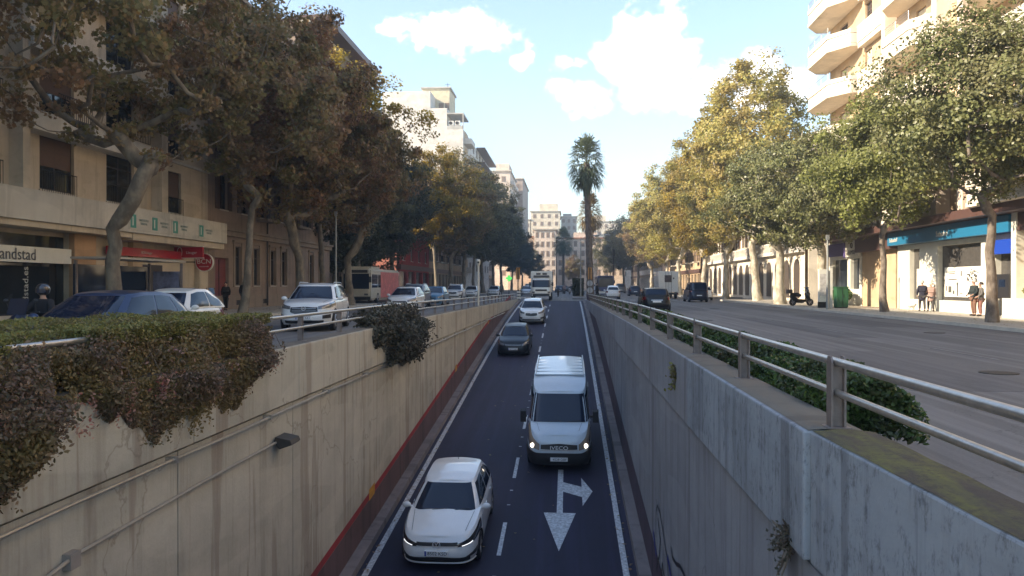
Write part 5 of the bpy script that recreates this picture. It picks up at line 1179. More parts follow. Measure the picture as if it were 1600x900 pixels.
for u in (46.6, 50.8, 55.4): b = MB(); F.box(b, u-.35, u+.35, .35, .65, .02, .075); b.build('vent', black, BB)
for u in (50.6, 56.6): b = MB(); F.box(b, u-1.1, u+1.1, 5.8, 5.98, .003, .8); b.build('balcony', pl_stone2, BB); F.railing(u-1.05, u+1.05, 5.98, .75)
shell_box(BB, -20.5, 1, 42.62, 65.2, 18.6, 14, pl_stone, roof=tile_r)
def simple_building(label, cat, X, sg, u0, u1, h, m, z1=4.6, step=3.2, wgap=3.1, ww=1.2, wh=1.7, kind='shutters', depth=14, shop=True, fm=None, shut=None, name='apartment_building', trim=None, balc=0, group=None):
    t = thing(name, label, cat, (X, (u0+u1)/2, 0)); F = Fac(t, X, sg); wc = {}; wins = []; n = max(1, int((u1-u0-.8)/wgap)); g = (u1-u0)/n
    nf = int((h-z1-.4)/step)
    for k in range(nf):
        for i in range(n): wins.append((u0+g*(i+.5), ww, z1+.75+k*step, wh))
    holes = [(u-w_/2, u+w_/2, z, z+h_) for (u, w_, z, h_) in wins]
    shops = [(u0+g*i+.35, u0+g*(i+1)-.35, .15, 3.3) for i in range(n)] if shop else []
    b = MB(); F.wall(b, u0, u1, 0, h, holes+shops, .3); b.build('wall', m, t)
    for (u, w_, z, h_) in wins[:100]: F.window(wc, w_, h_, u, z, kind, fm, shut)
    if shops:
        b = MB(); [F.box(b, a, c, e, g_, -.28, -.24) for (a, c, e, g_) in shops]; b.build('shop_glass', glass_d, t)
        b = MB(); F.box(b, u0, u1, 3.5, 4.1, .003, .2); b.build('shop_fascia', fascia, t)
    for k in range(nf):
        if balc and k % balc == 0:
            for i in range(0, n, 2):
                u = u0+g*(i+.5); b = MB(); F.box(b, u-ww/2-.4, u+ww/2+.4, z1+.5+k*step, z1+.66+k*step, .003, .9); b.build('balcony', trim or pl_band, t); F.railing(u-ww/2-.35, u+ww/2+.35, z1+.66+k*step, .85)
    b = MB(); F.box(b, u0-.1, u1+.1, h-.02, h+.28, -.5, .55); b.build('cornice', trim or pl_band, t)
    shell_box(t, X, sg, u0, u1, h, depth, m); 
    if group: t['group'] = group
    return t, F
# -- C: taller block with round eave
tC, FC = simple_building('tall brown block with a rounded dark eave above the yellow leaves', 'building', -22.8, 1, 65.4, 84, 24.4, plaster('plaster_dim', (.30, .235, .18), .2), balc=1)
b = MB(); b.add([(-22.6+1.9*math.sin(a)*1.0, 84.2-1.2+1.9*math.cos(a), z) for z in (24.7, 25.3) for a in [math.pi*i/12 for i in range(13)]] , [tuple(range(12,-1,-1)), tuple(range(13, 26))]+[(i, i+1, 14+i, 13+i) for i in range(12)]); b.box(-23.4, -20.8, 66, 83, 24.7, 25.3); b.build('eave', fascia, tC)
# -- D: red building
tD, FD = simple_building('red fronted house with a light ground floor beyond the side street', 'building', -20.3, 1, 92, 112, 15, plaster('plaster_red', (.30, .035, .035), .2), z1=3.9, step=3.3, wgap=4, ww=1.5, wh=1.6, kind='plain', fm=frame_w)
b = MB(); b.box(-34, -20.6, 91.7, 91.98, 0, 15); b.build('end_wall', plaster('plaster_red_sunlit', (.55, .22, .17), .2), tD)  # sunlight on the end wall put into a pinker tone of the red plaster
simple_building('dull ochre block beyond the red house', 'building', -20.6, 1, 112.3, 149, 19, plaster('plaster_ochre', (.36, .28, .19), .3), balc=2)
# -- E: white stepped tower block with end wall to the viewer
tE = thing('apartment_building', 'tall white block with stepped blank end wall and a penthouse', 'building', (-27, 170, 0))
b = MB(); b.box(-36.5, -26.9, 150, 200, 0, 39.8); b.box(-26.9, -23.6, 150.01, 200, 0, 36.4); b.box(-23.6, -20.4, 150.02, 200, 0, 32.2); b.build('wall', pl_white, tE)
b = MB(); b.box(-29.6, -24.0, 156, 164, 36.4, 41.8); b.build('penthouse', plaster('plaster_yellowish', (.60, .52, .36), .1), tE); b = MB(); b.box(-29.9, -23.7, 155.7, 164.3, 41.8, 42.1); b.build('penthouse_roof', pl_grey, tE)
for (x0, x1) in ((-26.2, -25.2), (-24.9, -24.0)): b = MB(); b.box(x0, x1, 155.9, 155.99, 37.0, 38.8); b.build('window', mat('window_brown', (.20, .13, .09), .3, var=.3), tE)
b = MB(); b.box(-23.6, -20.3, 150, 158, 35.2, 35.45); b.box(-20.5, -20.3, 150, 150.2, 32.2, 35.2); b.box(-23.6, -20.4, 150.0, 150.1, 32.2, 32.9); b.build('pergola', pl_grey, tE)
for x in (-22.8, -21.5): b = MB(); b.box(x-.5, x+.5, 150.15, 150.6, 33.0, 33.9); o = b.build('air_conditioner', frame_w, tE); c = MB(); c.cyl((x-.1, 150.14, 33.45), (x-.1, 150.10, 33.45), .33, 16); c.build('fan', black, o)
F = Fac(tE, -20.4, 1)
for k in range(9):
    z = 4+k*3.2; b = MB(); b.prism([(151.5, 0), (199, 0), (199, 1.0), (151.5, 1.0)] if False else [(-20.39, z), (-18.9, z), (-18.9, z+1.05), (-20.39, z+1.05)], 'y', 151.5, 157.5); b.build('balcony', pl_white, tE)
    b = MB(); b.box(-20.39, -20.35, 152, 157, z+1.1, z+2.7); b.build('loggia', pl_tan, tE)
    for u in range(160, 198, 6): b = MB(); b.box(-20.39, -20.33, u, u+1.6, z+.6, z+2.3); b.build('window', shut_b, tE)
    if k > 5: b = MB(); b.box(-20.39, -18.4, 172, 200, z+2.6, z+2.9); b.build('eave', fascia, tE)
b = MB(); b.tube([(-25, 160, 42.1), (-25, 160, 44)], .05, 5); b.tube([(-25.6, 160, 43.6), (-24.4, 160, 43.6)], .04, 5); b.build('antenna', iron, tE)
# far left blocks
def block(label, x0, x1, y0, y1, h, m, rows, cols, extra=None, group='blocks at the end of the avenue', ww=1.1, wh=1.6, face='y', shut=mat('shutter_hazy', (.22, .165, .13), .7, var=.15), roof=None, step=None, zb=4.0):  # far shutters a lighter brown, with distance haze put into the colour
    t = thing('apartment_building', label, 'building', ((x0+x1)/2, (y0+y1)/2, 0), group=group); b = MB(); b.box(x0, x1, y0, y1, 0, h); b.build('wall', m, t)
    st_ = step or (h-zb)/rows
    W_ = None
    for r in range(rows):
        for c in range(cols):
            z = zb+st_*r+.5; xx = x0+(x1-x0)*(c+.5)/cols; o_ = ORG[t.name]
            if W_ is None:
                f = MB(); f.box(-ww/2-.1, ww/2+.1, -.06, 0.02, -.1, wh+.1); fr_ = f.mesh('window', pl_band); p = MB(); p.box(-ww/2, ww/2, -.09, -.05, 0, wh); W_ = (fr_, p.mesh('pane', shut if shut else glass_d))
            if r*cols+c < 100: w_ = mesh_obj('window', W_[0], t, (xx-o_.x, y0-o_.y, z)); mesh_obj('pane', W_[1], w_)
    b = MB(); b.box(x0-.4, x1+.4, y0-.45, y1+.3, h, h+.35); b.build('cornice', roof or pl_band, t)
    if extra:
        for (a, c, e, g_, zz) in extra: b = MB(); b.box(a, c, e, g_, h+.35, h+zz); b.build('roof_structure', m, t)
    return t
tG = block('tan block receding along the left row beyond the white tower', -34, -17.5, 236, 262, 36.5, pl_pink, 9, 4, [(-22, -17.8, 236.3, 250, 2.5)])
b = MB()
for k in range(9): b.box(-17.5, -16.4, 238, 246, 4+k*3.6, 5.0+k*3.6); b.box(-17.5, -16.4, 250, 258, 4+k*3.6, 5.0+k*3.6)
b.build('balconies', pl_white, tG)
block('grey brown block peeking out behind the tan one', -32, -15.2, 264, 300, 38.0, plaster('plaster_taupe', (.40, .32, .27), .1), 9, 5)
block('pale pink apartment house facing up the avenue with dark shuttered windows', -9.6, -3.3, 225, 244, 17.7, pl_pink, 5, 4, [(-9.0, -4.2, 227, 231, .9)], ww=.7, wh=1.5)
block('long pink wing right of the pale pink house behind the palms', -3.1, 17, 229, 245, 15.3, pl_pink, 4, 9, [(2, 9, 231, 237, 2.0)], ww=.9, wh=1.6, roof=tile_r)
block('terracotta roofed house left of the pale pink house', -17, -9.9, 231, 248, 15.9, plaster('plaster_salmon', (.48, .37, .29), .1), 4, 4, roof=tile_r)
block('cream tower behind the pale pink house', -15.5, -3, 330, 350, 33.0, plaster('plaster_pale', (.66, .58, .45), .05), 9, 4, [(-12, -4, 332, 340, 3.6)])
block('narrow grey white block beside the cream tower', -2.6, 4.2, 336, 350, 31.2, pl_grey, 9, 3, [(-1.8, 2.0, 338, 344, 1.6)])
block('lower cream block left of the cream tower', -22.5, -15.8, 330, 350, 29.5, pl_cream, 7, 3)
block('pale block right behind the tall palm', 7, 24, 336, 356, 29.0, pl_cream, 8, 6, [(12, 17, 338, 344, 3)])
block('broad hazy block filling the right side of the avenue end', 18, 46, 262, 290, 20.0, pl_pink, 5, 10)
# closing blocks left and right, beyond the trees
block('low block closing the left side street', -70, -36, 118, 140, 20, pl_beige, 5, 9, group='blocks in the side streets'); block('long block behind the right trees', 28, 70, 118, 140, 16, pl_white, 4, 10, group='blocks in the side streets')
# -- right side: R1 cream building with balconies and bank
B1 = thing('apartment_building', 'cream apartment tower with rounded white balconies above the bank at the right', 'building', (20.6, 45, 0)); F = Fac(B1, 20.6, -1); wc = {}
wins = []
for k in range(8):
    z = 5.9+k*3.25
    for (u, w_) in ((10, 1.6), (15, 1.6), (20.5, 2.0), (26, 1.6), (31, 2.4), (36, 1.3), (41, 2.2), (46.5, 1.3), (50.5, 1.3), (54.3, 1.2), (59, 1.6)): wins.append((u, w_, z+.1, 2.0))
b = MB(); F.wall(b, 2, 62, 5.3, 31.5, [(u-w_/2, u+w_/2, z, z+h_) for (u, w_, z, h_) in wins], .3); b.build('wall', pl_tan, B1)
for (u, w_, z, h_) in wins: F.window(wc, w_, h_, u, z, 'blind' if (int(u*5)+int(z*2)) % 3 else 'plain', shut_b, mat('blind_cream', (.55, .48, .36), .6, var=0), sill=False)
def balc(u0, u1, z, d, ch, h=1.15, rail=False):
    b = MB(); X = lambda q: 20.6-q
    for (za, zc, dd, mm) in ((z-.28, z-.06, 0, 0), (z-.04, z+.62, .06, 0), (z+.66, z+h, .0, 0)):
        P = [(X(.003), u0), (X(d*.45-dd*.5), u0), (X(d-dd), u0+ch), (X(d-dd), u1-ch), (X(d*.45-dd*.5), u1), (X(.003), u1)]
        b.prism(P, 'z', za, zc)
    b.build('balcony', pl_cream, B1)
    if rail: F.railing(u0+ch, u1-ch, z+h, d-.08, .55, horiz=True, ends=False, m=steel)
for k in range(8):
    z = 5.55+k*3.25
    balc(55.2, 62.6, z, 2.0, 1.5, .95, rail=True); balc(43.6, 49.5, z, 1.5, 1.2, 1.2, rail=(k % 2 == 1)); balc(29.0, 39.0, z, 1.7, 1.0, 1.25, rail=(k % 3 == 1)); balc(17.5, 24, z, 1.5, 1.2, 1.2); balc(6, 13, z, 1.5, 1.2, 1.2)
b = MB()
for k in range(8):
    z = 5.55+k*3.25; F.box(b, 50.0, 54.9, z-.2, z+.95, .004, .55); F.box(b, 50.0, 54.9, z+2.7, z+3.02, .004, .5)
b.build('spandrels', pl_cream, B1)
b = MB()
for u in (40.2, 43.0, 49.7, 27.8, 25, 16.6): F.box(b, u, u+.55, 5.4, 31.4, .004, .75)
b.build('piers', pl_pink, B1)
b = MB(); F.box(b, 2, 62.3, 31.5, 31.9, -1, .9); b.build('cornice', pl_cream, B1); shell_box(B1, 20.6, -1, 2, 62, 31.5, 14, pl_cream)
b = MB(); b.box(20.9, 34, 61.98, 62.02, .1, 31.3); b.build('end_wall', pl_cream, B1)
for (u, z) in ((42.1, 22.6), (33.2, 16.2)): b = MB(); F.box(b, u-.45, u+.45, z, z+.65, .3, .65); ac = b.build('air_conditioner', frame_w, B1); b = MB(); b.cyl((20.6-.655, u, z+.33), (20.6-.67, u, z+.33), .25, 16); b.build('fan', black, ac)
# ground floor of R1
b = MB(); F.box(b, 2, 62, 4.85, 5.28, -.3, 1.3); b.build('overhang', fascia, B1)
b = MB(); F.box(b, 2, 36.2, .1, 4.3, -.6, -.02); F.box(b, 49.9, 55.4, .1, 4.2, -.6, -.02); b.build('ground_floor_wall', pl_tan, B1); b = MB(); F.box(b, 2, 36.2, 4.02, 4.84, -.5, .5); F.box(b, 49.6, 55.4, 3.85, 4.84, -.5, .5); b.build('brown_fascia', fascia, B1)
b = MB(); F.box(b, 24, 36.0, .12, 1.0, .003, 1.1); b.build('planter_wall', shopw, B1)
bk = [(36.5, 38.4), (44.6, 45.7), (48.6, 49.6)]
b = MB(); F.wall(b, 36.3, 49.6, .1, 4.0, [(37.3, 38.6, .15, 3.1), (39.9, 44.4, .75, 3.75), (46.6, 47.9, .75, 3.75)], .35); b.build('bank_front', shopw, B1)
b = MB(); F.box(b, 39.9, 44.4, .75, 3.75, -.3, -.27); F.box(b, 46.6, 47.9, .75, 3.75, -.3, -.27); F.box(b, 37.3, 38.6, .15, 3.1, -.3, -.27); b.build('bank_glass', mat('bank_glass', (.07, .065, .06), .1, var=.2), B1)
b = MB(); F.box(b, 46.7, 47.5, .95, 2.55, -.26, -.24); b.build('window_poster', shopw, B1); b = MB(); F.box(b, 40.15, 44.1, .95, 2.55, -.26, -.24); po = b.build('window_poster', mat('poster_white', (.72, .70, .62), .6, var=.03), B1)
b = MB(); rr_ = random.Random(4)
for _ in range(46):
    a, q = rr_.uniform(0, 6.28), rr_.random()**.5; u, z = 41.15+.62*q*math.cos(a), 2.05+.36*q*math.sin(a); F.box(b, u-.05, u+.05, z-.035, z+.035, -.236, -.232)
F.box(b, 41.12, 41.18, 1.3, 1.7, -.236, -.232)
for (u, z, w_, h_) in ((43.3, 2.3, .8, .05), (43.3, 2.2, .7, .05), (43.2, 1.9, .9, .06), (42.3, 2.2, .12, .3), (43.5, 1.35, .35, .35), (42.7, 1.3, .14, .6), (42.7, 1.66, .2, .14), (43.1, 1.2, .2, .2), (43.9, 1.4, .12, .3), (42.3, 1.15, .3, .05), (41.5, 1.1, .3, .04)): F.box(b, u-w_/2, u+w_/2, z-h_/2, z+h_/2, -.236, -.232)
b.build('poster_drawing', mat('poster_ink', (.09, .085, .08), .7, var=.3, scale=9), po)
b = MB(); F.box(b, 36.4, 49.6, 4.02, 4.80, .1, .62); b.build('bank_sign', teal, B1)
for u, s_ in ((42.6, .40), (48.7, .36)): text('lettering', 'Sabadell', s_, shopw, B1, (-.635, u-45, 4.33), (R(90), 0, R(-90)), .004)
b = MB(); F.box(b, 35.9, 36.3, .1, 5.0, -.02, .55); b.build('pillar', shopw, B1)
t = thing('cash_machine', 'blue topped cash machine in the wall behind the large evergreen trunk', 'cash machine', (20.55, 37.9, .9)); b = MB(); b.box(20.28, 20.55, 36.6, 38.7, 3.05, 3.72); b.build('canopy', mat('atm_blue', (.01, .05, .33), .4, var=0), t)
b = MB(); b.box(20.45, 20.58, 37.2, 38.3, .95, 2.1); b.build('panel', dark_pl, t); b = MB(); b.box(20.44, 20.449, 37.5, 38.0, 1.5, 1.85); b.build('screen', cglass, t)
# corner shop at 55.4..62
b = MB(); F.wall(b, 55.4, 62, .1, 4.9, [(55.9, 57.6, 1.3, 3.5), (58.2, 61.4, 1.3, 3.5)], .3); b.build('corner_shop_front', shopw, B1)
b = MB(); F.box(b, 55.9, 57.6, 1.3, 3.5, -.28, -.25); F.box(b, 58.2, 61.4, 1.3, 3.5, -.28, -.25); b.build('shop_glass', glass_d, B1)
b = MB(); F.box(b, 55.45, 57.9, 3.62, 4.75, .05, .25); b.build('shop_sign', shopw, B1); text('lettering', 'FLIMSIS', .42, ink, B1, (-.262, 56.68-45, 3.92), (R(90), 0, R(-90)), .004)
b = MB()
for i in range(16): a0, a1 = 2*math.pi*i/16, 2*math.pi*(i+1)/16; b.tube([(20.34, 56.68+.17*math.cos(a0), 4.42+.17*math.sin(a0)), (20.34, 56.68+.17*math.cos(a1), 4.42+.17*math.sin(a1))], .04, 4)
b.build('emblem', ink, B1); b = MB(); F.box(b, 57.95, 58.25, 3.6, 4.8, .05, .3); F.box(b, 58.3, 61.8, 3.75, 4.7, .05, .22); b.build('purple_fascia', mat('fascia_purple', (.10, .075, .22), .5, var=0), B1)
# -- R2: pale arcaded low building behind the yellow trees
R2, F = simple_building('low cream house with tall arches and balustrade behind the yellow plane trees', 'building', 20.8, -1, 69, 118, 13.2, pl_cream, z1=5.2, step=3.6, wgap=3.4, kind='shutters', shop=False, trim=pl_white)
b = MB(); a_ = MB(); u = 70.5
while u < 117:
    P = [(u, .4), (u+1.7, .4), (u+1.7, 3.1)] + [(u+.85+.85*math.cos(q*math.pi/10), 3.1+.85*math.sin(q*math.pi/10)) for q in range(1, 10)] + [(u, 3.1)]
    b.prism(P, 'x', 20.74, 20.795); u += 3.2
b.build('arched_openings', mat('arch_dark', (.07, .055, .045), .5, var=.2), R2)
b = MB(); F.box(b, 69, 118, 4.5, 4.85, .003, .5); F.box(b, 69, 118, 5.6, 5.72, .35, .47); [F.box(b, 69+k*.35, 69.12+k*.35, 4.85, 5.6, .36, .46) for k in range(140)]; b.build('balustrade', pl_white, R2)
simple_building('cream block farther along the right row behind the golden trees', 'building', 20.8, -1, 122, 160, 16, pl_tan, balc=2); simple_building('last cream block on the right row', 'building', 19.8, -1, 164, 240, 17, pl_pink, balc=0)
simple_building('last ochre block on the left row before the avenue bends', 'building', -20.6, 1, 201, 216, 12, pl_pink)

# ------------------------------------------------------------------ haze
b = MB(); b.box(-130, 130, -20, 420, -9.5, 70); hz_ = b.build('haze', None)
hm = bpy.data.materials.new('haze_air'); hm.use_nodes = True; hm.node_tree.nodes.clear(); ho = hm.node_tree.nodes.new('ShaderNodeOutputMaterial'); hv = hm.node_tree.nodes.new('ShaderNodeVolumePrincipled')
hv.inputs['Color'].default_value = (.80, .84, .86, 1); hv.inputs['Density'].default_value = .0011; hv.inputs['Anisotropy'].default_value = .2; hm.node_tree.links.new(hv.outputs[0], ho.inputs['Volume'])
hz_.data.materials.clear(); hz_.data.materials.append(hm); tag(hz_, 'thin pale haze along the whole avenue', 'haze', kind='stuff')
# ------------------------------------------------------------------ street furniture
t = thing('camera_pole', 'white traffic camera pole rising beside the beige wall', 'camera pole', (-4.98, 43, .4)); b = MB(); b.cyl((-4.98, 43, .3), (-4.98, 43, 2.72), .055, 12); b.build('pole', shopw, t, smooth=True)
b = MB(); b.tube([(-4.98, 43, 2.68), (-4.98, 43, 2.76), (-4.98, 43, 2.98), (-4.98, 43, 3.04)], [.06, .12, .12, .05], 14); hd = b.build('camera_head', shopw, t, smooth=True); b = MB(); b.cyl((-4.98, 42.90, 2.86), (-4.98, 42.86, 2.86), .06, 14); b.build('lens', black, hd)
amber = mat('signal_amber', (.42, .20, .05), .6, var=.1)
def signal(x, y, label, discs=False):
    t = thing('traffic_light', label, 'traffic light', (x, y, .0), group='traffic lights at the crossing'); b = MB(); b.cyl((x, y, 0), (x, y, 3.3), .06, 10); b.build('pole', iron, t)
    b = MB(); b.box(x-.2, x+.2, y-.03, y+.02, 2.15, 3.35); b.build('backboard', amber, t)
    for k in range(3): b = MB(); b.cyl((x, y+.03, 2.4+k*.35), (x, y+.22, 2.4+k*.35), .13, 12); b.build('lamp_hood', black, t)
    if discs:
        for z in (1.05, 1.75): b = MB(); b.cyl((x, y-.05, z), (x, y-.02, z), .30, 24); b.build('sign_back', mat('disc_grey', (.33, .33, .33), .5, .3, var=0), t)
signal(-4.95, 77.6, 'traffic light with amber backboard at the left end of the ramp'); signal(2.3, 77.9, 'traffic light with two round discs in front of the tall palm', True)
t = thing('traffic_light', 'dark traffic light over the right carriageway beyond the palm', 'traffic light', (7.2, 120, 0), group='traffic lights at the crossing'); b = MB(); b.cyl((7.2, 120, 0), (7.2, 120, 7.0), .07, 8); b.build('pole', iron, t); b = MB(); b.box(7.0, 7.4, 119.8, 120.1, 5.9, 7.1); b.build('backboard', iron, t)
t = thing('pharmacy_cross', 'green lit pharmacy cross on a post under the left trees', 'sign', (-8.7, 115, 0)); b = MB(); b.box(-9.15, -8.25, 114.9, 115.05, 2.4, 2.75); b.box(-8.88, -8.52, 114.88, 115.07, 2.12, 3.02); b.build('cross', mat('pharmacy_green', (.10, .75, .15), .4, var=0, emit=.35), t); b = MB(); b.cyl((-8.7, 115, 0), (-8.7, 115, 2.12), .05, 8); b.build('post', iron, t)
t = thing('bollard_stack', 'blue and white lane marker standing at the left end of the ramp', 'road marker', (-4.75, 75, .2)); b = MB(); [b.box(-4.9, -4.5, 74.96, 75.02, .25+k*.28, .42+k*.28) for k in range(3)]; b.build('plates', shopw, t); b = MB(); b.cyl((-4.7, 75.05, .1), (-4.7, 75.05, 1.1), .04, 8); b.build('post', iron, t)
def lamp(x, y, s, label, h=9.0, arm=True):
    t = thing('street_lamp', label, 'street lamp', (x, y, .12), group='street lamps of the avenue'); b = MB(); b.tube([(x, y, .1), (x, y, 1.2), (x, y, h)], [.10, .08, .05], 10); b.build('pole', mat('lamp_pole', (.28, .29, .28), .5, .4, var=0), t, smooth=True)
    if not arm: b = MB(); b.box(x-.09, x+.09, y-.06, y+.06, h-.28, h+.02); b.build('lamp_head', MT['lamp_pole'], t); return
    b = MB(); b.tube([(x, y, h-.1), (x+s*.7, y, h+.3), (x+s*1.6, y, h+.35)], .035, 6); b.build('arm', MT['lamp_pole'], t); b = MB(); b.ball((x+s*1.8, y, h+.33), .38, .14, .09); b.build('lamp_head', MT['lamp_pole'], t, smooth=True)
lamp(-15.45, 50.5, 1, 'slim grey street lamp behind the white SUV', 6.5, False); lamp(15.75, 47.8, 1, 'slim street lamp beside the green cabinet', 4.6, False); lamp(1.6, 90, 1, 'slender grey lamp post left of the tall palm trunk', 7.0); lamp(2.95, 92, 1, 'slender grey lamp post right of the tall palm trunk', 7.2)
# right pavement things
t = thing('information_pillar', 'grey white information pillar left of the green cabinet', 'pillar', (16.5, 50.9, .12)); b = MB(); b.box(16.2, 16.75, 50.75, 51.0, .12, 2.6); b.build('body', shopw, t); b = MB(); b.box(16.25, 16.7, 50.735, 50.748, .9, 2.3); b.build('poster', mat('advert_pale', (.42, .40, .38), .3, var=.5, scale=4), t); b = MB(); b.box(16.2, 16.75, 50.74, 51.01, .12, .5); b.build('base', iron, t)
t = thing('white_post', 'plain white square post between the pillar and the green cabinet', 'post', (16.95, 50.9, .12)); b = MB(); b.box(16.88, 17.06, 50.8, 51.0, .12, 2.75); b.box(16.85, 17.09, 50.77, 51.03, 2.75, 2.8); b.build('post', shopw, t)
t = thing('utility_cabinet', 'green metal utility cabinet on the right pavement', 'cabinet', (17.4, 50.2, .12)); grn = mat('cabinet_green', (.015, .085, .032), .45, var=.08, scale=3)
b = MB(); b.box(17.02, 17.72, 49.9, 50.5, .2, 1.42); b.build('body', grn, t); b = MB(); b.box(16.98, 17.76, 49.86, 50.54, 1.42, 1.48); b.build('lid', grn, t); b = MB(); b.box(17.05, 17.69, 49.93, 50.47, .12, .2); b.build('plinth', iron, t); b = MB(); b.box(17.36, 17.38, 49.89, 49.9, .25, 1.4); b.box(17.42, 17.45, 49.875, 49.9, .8, .95); b.build('door_seam', iron, t)
scooter(16.5, 55.6, R(100), 'black motor scooter parked behind the information pillar', c_black)
scooter(-18.5, 38.0, R(80), 'dark motor scooter parked by the bus shelter', c_black); scooter(-1.2, 104, 0, 'dark motor scooter coming out beside the white box truck', c_black); scooter(.4, 128, 0, 'silver motor scooter left of the median bush', c_silver); scooter(-.6, 138, .2, 'second dark motor scooter down the avenue', c_black)
# ------------------------------------------------------------------ people
skin_m = mat('skin', (.42, .25, .18), .5, var=.05, world=False)
def skinned(V, E, Rr, sub=2, name='body', m=None, parent=None):
    me = bpy.data.meshes.new(name); me.from_pydata([tuple(v) for v in V], E, []); o = bpy.data.objects.new(name, me); COL.objects.link(o)
    md = o.modifiers.new('s', 'SKIN'); md.use_smooth_shade = True
    for i, r in enumerate(Rr):
        sv = me.skin_vertices[0].data[i]; sv.radius = (r, r) if not isinstance(r, tuple) else r; sv.use_root = (i == 0)
    ss = o.modifiers.new('ss', 'SUBSURF'); ss.levels = sub; ss.render_levels = sub
    r_ = bake(o); bpy.data.objects.remove(o); r_.materials.clear(); r_.materials.append(m); r_.polygons.foreach_set('use_smooth', [True]*len(r_.polygons)); return mesh_obj(name, r_, parent)
def person(x, y, z, rz, label, top, legs, hair, pose='walk', H=1.7, cover='coat', seat=None, helmet=None, group=None, extra=None):
    t = thing('person', label, 'person', (0, 0, 0), group=group); s = H/1.75
    sg_hip = {'walk': (.16, -.14), 'stand': (.02, -.02)}.get(pose, (0, 0)); V = []; E = []; Rr = []
    def v(p, r, par=None): V.append(Vector(p)*s); Rr.append(r*s if not isinstance(r, tuple) else (r[0]*s, r[1]*s)); 
    def add(p, r, par=None):
        v(p, r); 
        if par is not None: E.append((par, len(V)-1))
        return len(V)-1
    ride = pose == 'ride'; hz = .93 if not ride else .93
    pel = add((0, 0, hz), (.155, .11)); wa = add((0, 0, hz+.17), (.135, .10), pel); ch = add((0, -.01, hz+.40), (.165, .115), wa); nk = add((0, 0, hz+.53), .06, ch); n2_ = add((0, -.01, hz+.58), .052, nk); hd = add((0, -.02, hz+.68), (.078, .092), n2_); tp = add((0, -.01, hz+.775), (.06, .07), hd)
    nose = add((0, -.125, hz+.665), .013, hd); hands = []; joints = {}
    for sg in (1, -1):
        if ride: kn = (sg*.17, -.38, hz-.05); an = (sg*.16, -.42, .46); to = (sg*.16, -.55, .42)
        else: dy = sg_hip[0 if sg > 0 else 1]; kn = (sg*.10, -dy*.7-.03, .49); an = (sg*.10, -dy*1.2+.02, .085); to = (sg*.11, -dy*1.2-.15, .04)
        hp = add((sg*.09, 0, hz-.05), .088, pel); k_ = add(kn, .058, hp); a_ = add(an, .040, k_); f_ = add(to, .034, a_)
        sh = add((sg*.175, 0, hz+.46), .052, ch)
        if ride: el = (sg*.30, -.16, hz+.25); wr = (sg*.30, -.38, hz+.16)
        elif pose == 'stand': el = (sg*.24, -.02, hz+.20); wr = (sg*.18, -.20, hz+.08)
        else: el = (sg*.24, .03*sg, hz+.19); wr = (sg*.23, -.08*sg-.06, hz-.04)
        e_ = add(el, .040, sh); w_ = add(wr, .027, e_); d = (Vector(wr)-Vector(el)).normalized(); side = d.cross(Vector((1, 0, 0))).normalized()
        pc = Vector(wr)+d*.06; pm = add(tuple(pc), .030, w_)
        for q, l in zip((-.030, -.010, .010, .030), (.065, .078, .073, .058)):
            b0 = pc+side*q+d*.03; b1 = b0+d*l*.5; b2 = b0+d*l*.85+Vector((-sg*.018, 0, 0)); i0 = add(tuple(b0), .0095, pm); i1 = add(tuple(b1), .0085, i0); add(tuple(b2), .008, i1)
        b0 = pc-side*.030-d*.02; i0 = add(tuple(b0+side*-.012), .011, pm); add(tuple(b0-side*.03+d*.035), .009, i0)
        joints[sg] = dict(sh=(sg*.175, 0, hz+.46), el=el, wr=wr, hp=(sg*.09, 0, hz-.05), kn=kn, an=an, to=to)
    body = skinned(V, E, Rr, 1, 'body', skin_m, t); body.location = (0, 0, 0)
    def cloth(P, Ed, Rd, nm, m_): return skinned([Vector(p)*s for p in P], Ed, [r*s if not isinstance(r, tuple) else (r[0]*s, r[1]*s) for r in Rd], 2, nm, m_, t)
    J = joints; lo = hz-.38 if cover == 'coat' and not ride else hz-.06
    P = [(0,0,hz+.05),(0,0,hz+.2),(0,-.01,hz+.40),(0,0,hz+.50),(0,.01,lo)]; Ed = [(0,1),(1,2),(2,3),(0,4)]; Rd = [(.185,.145),(.165,.13),(.195,.145),(.10,.08),(.20,.155)]
    for sg in (1, -1):
        n = len(P); w2 = tuple(Vector(J[sg]['wr'])-(Vector(J[sg]['wr'])-Vector(J[sg]['el']))*.08); P += [J[sg]['sh'], J[sg]['el'], w2]; Ed += [(2, n), (n, n+1), (n+1, n+2)]; Rd += [.080, .062, .048]
    cloth(P, Ed, Rd, 'coat' if cover == 'coat' else 'jacket', top)
    P = [(0,0,hz-.02)]; Ed = []; Rd = [(.165,.125)]
    for sg in (1, -1):
        n = len(P); a2 = tuple(Vector(J[sg]['an'])+Vector((0, 0, .02))); P += [(J[sg]['hp'][0], 0, hz-.10), J[sg]['kn'], a2]; Ed += [(0, n), (n, n+1), (n+1, n+2)]; Rd += [.105, .076, .058]
    cloth(P, Ed, Rd, 'trousers', legs)
    for sg in (1, -1): a, to = J[sg]['an'], J[sg]['to']; cloth([(a[0], a[1]+.03, to[2]+.01), (a[0], a[1]-.06, to[2]+.01), (to[0], to[1]-.02, to[2]-.002)], [(0, 1), (1, 2)], [.048, .05, .04], 'shoe', black)
    zc = (hz+.70)*s
    for sg in (1, -1): b = MB(); b.ball((sg*.030*s, -.098*s, (hz+.695)*s), .009, .006, .007, 8, 6); mesh_obj('eye', b.mesh('eye', ink, smooth=True), t); b = MB(); b.ball((sg*.083*s, 0, (hz+.675)*s), .012, .02, .03, 8, 6); mesh_obj('ear', b.mesh('ear', skin_m, smooth=True), t)
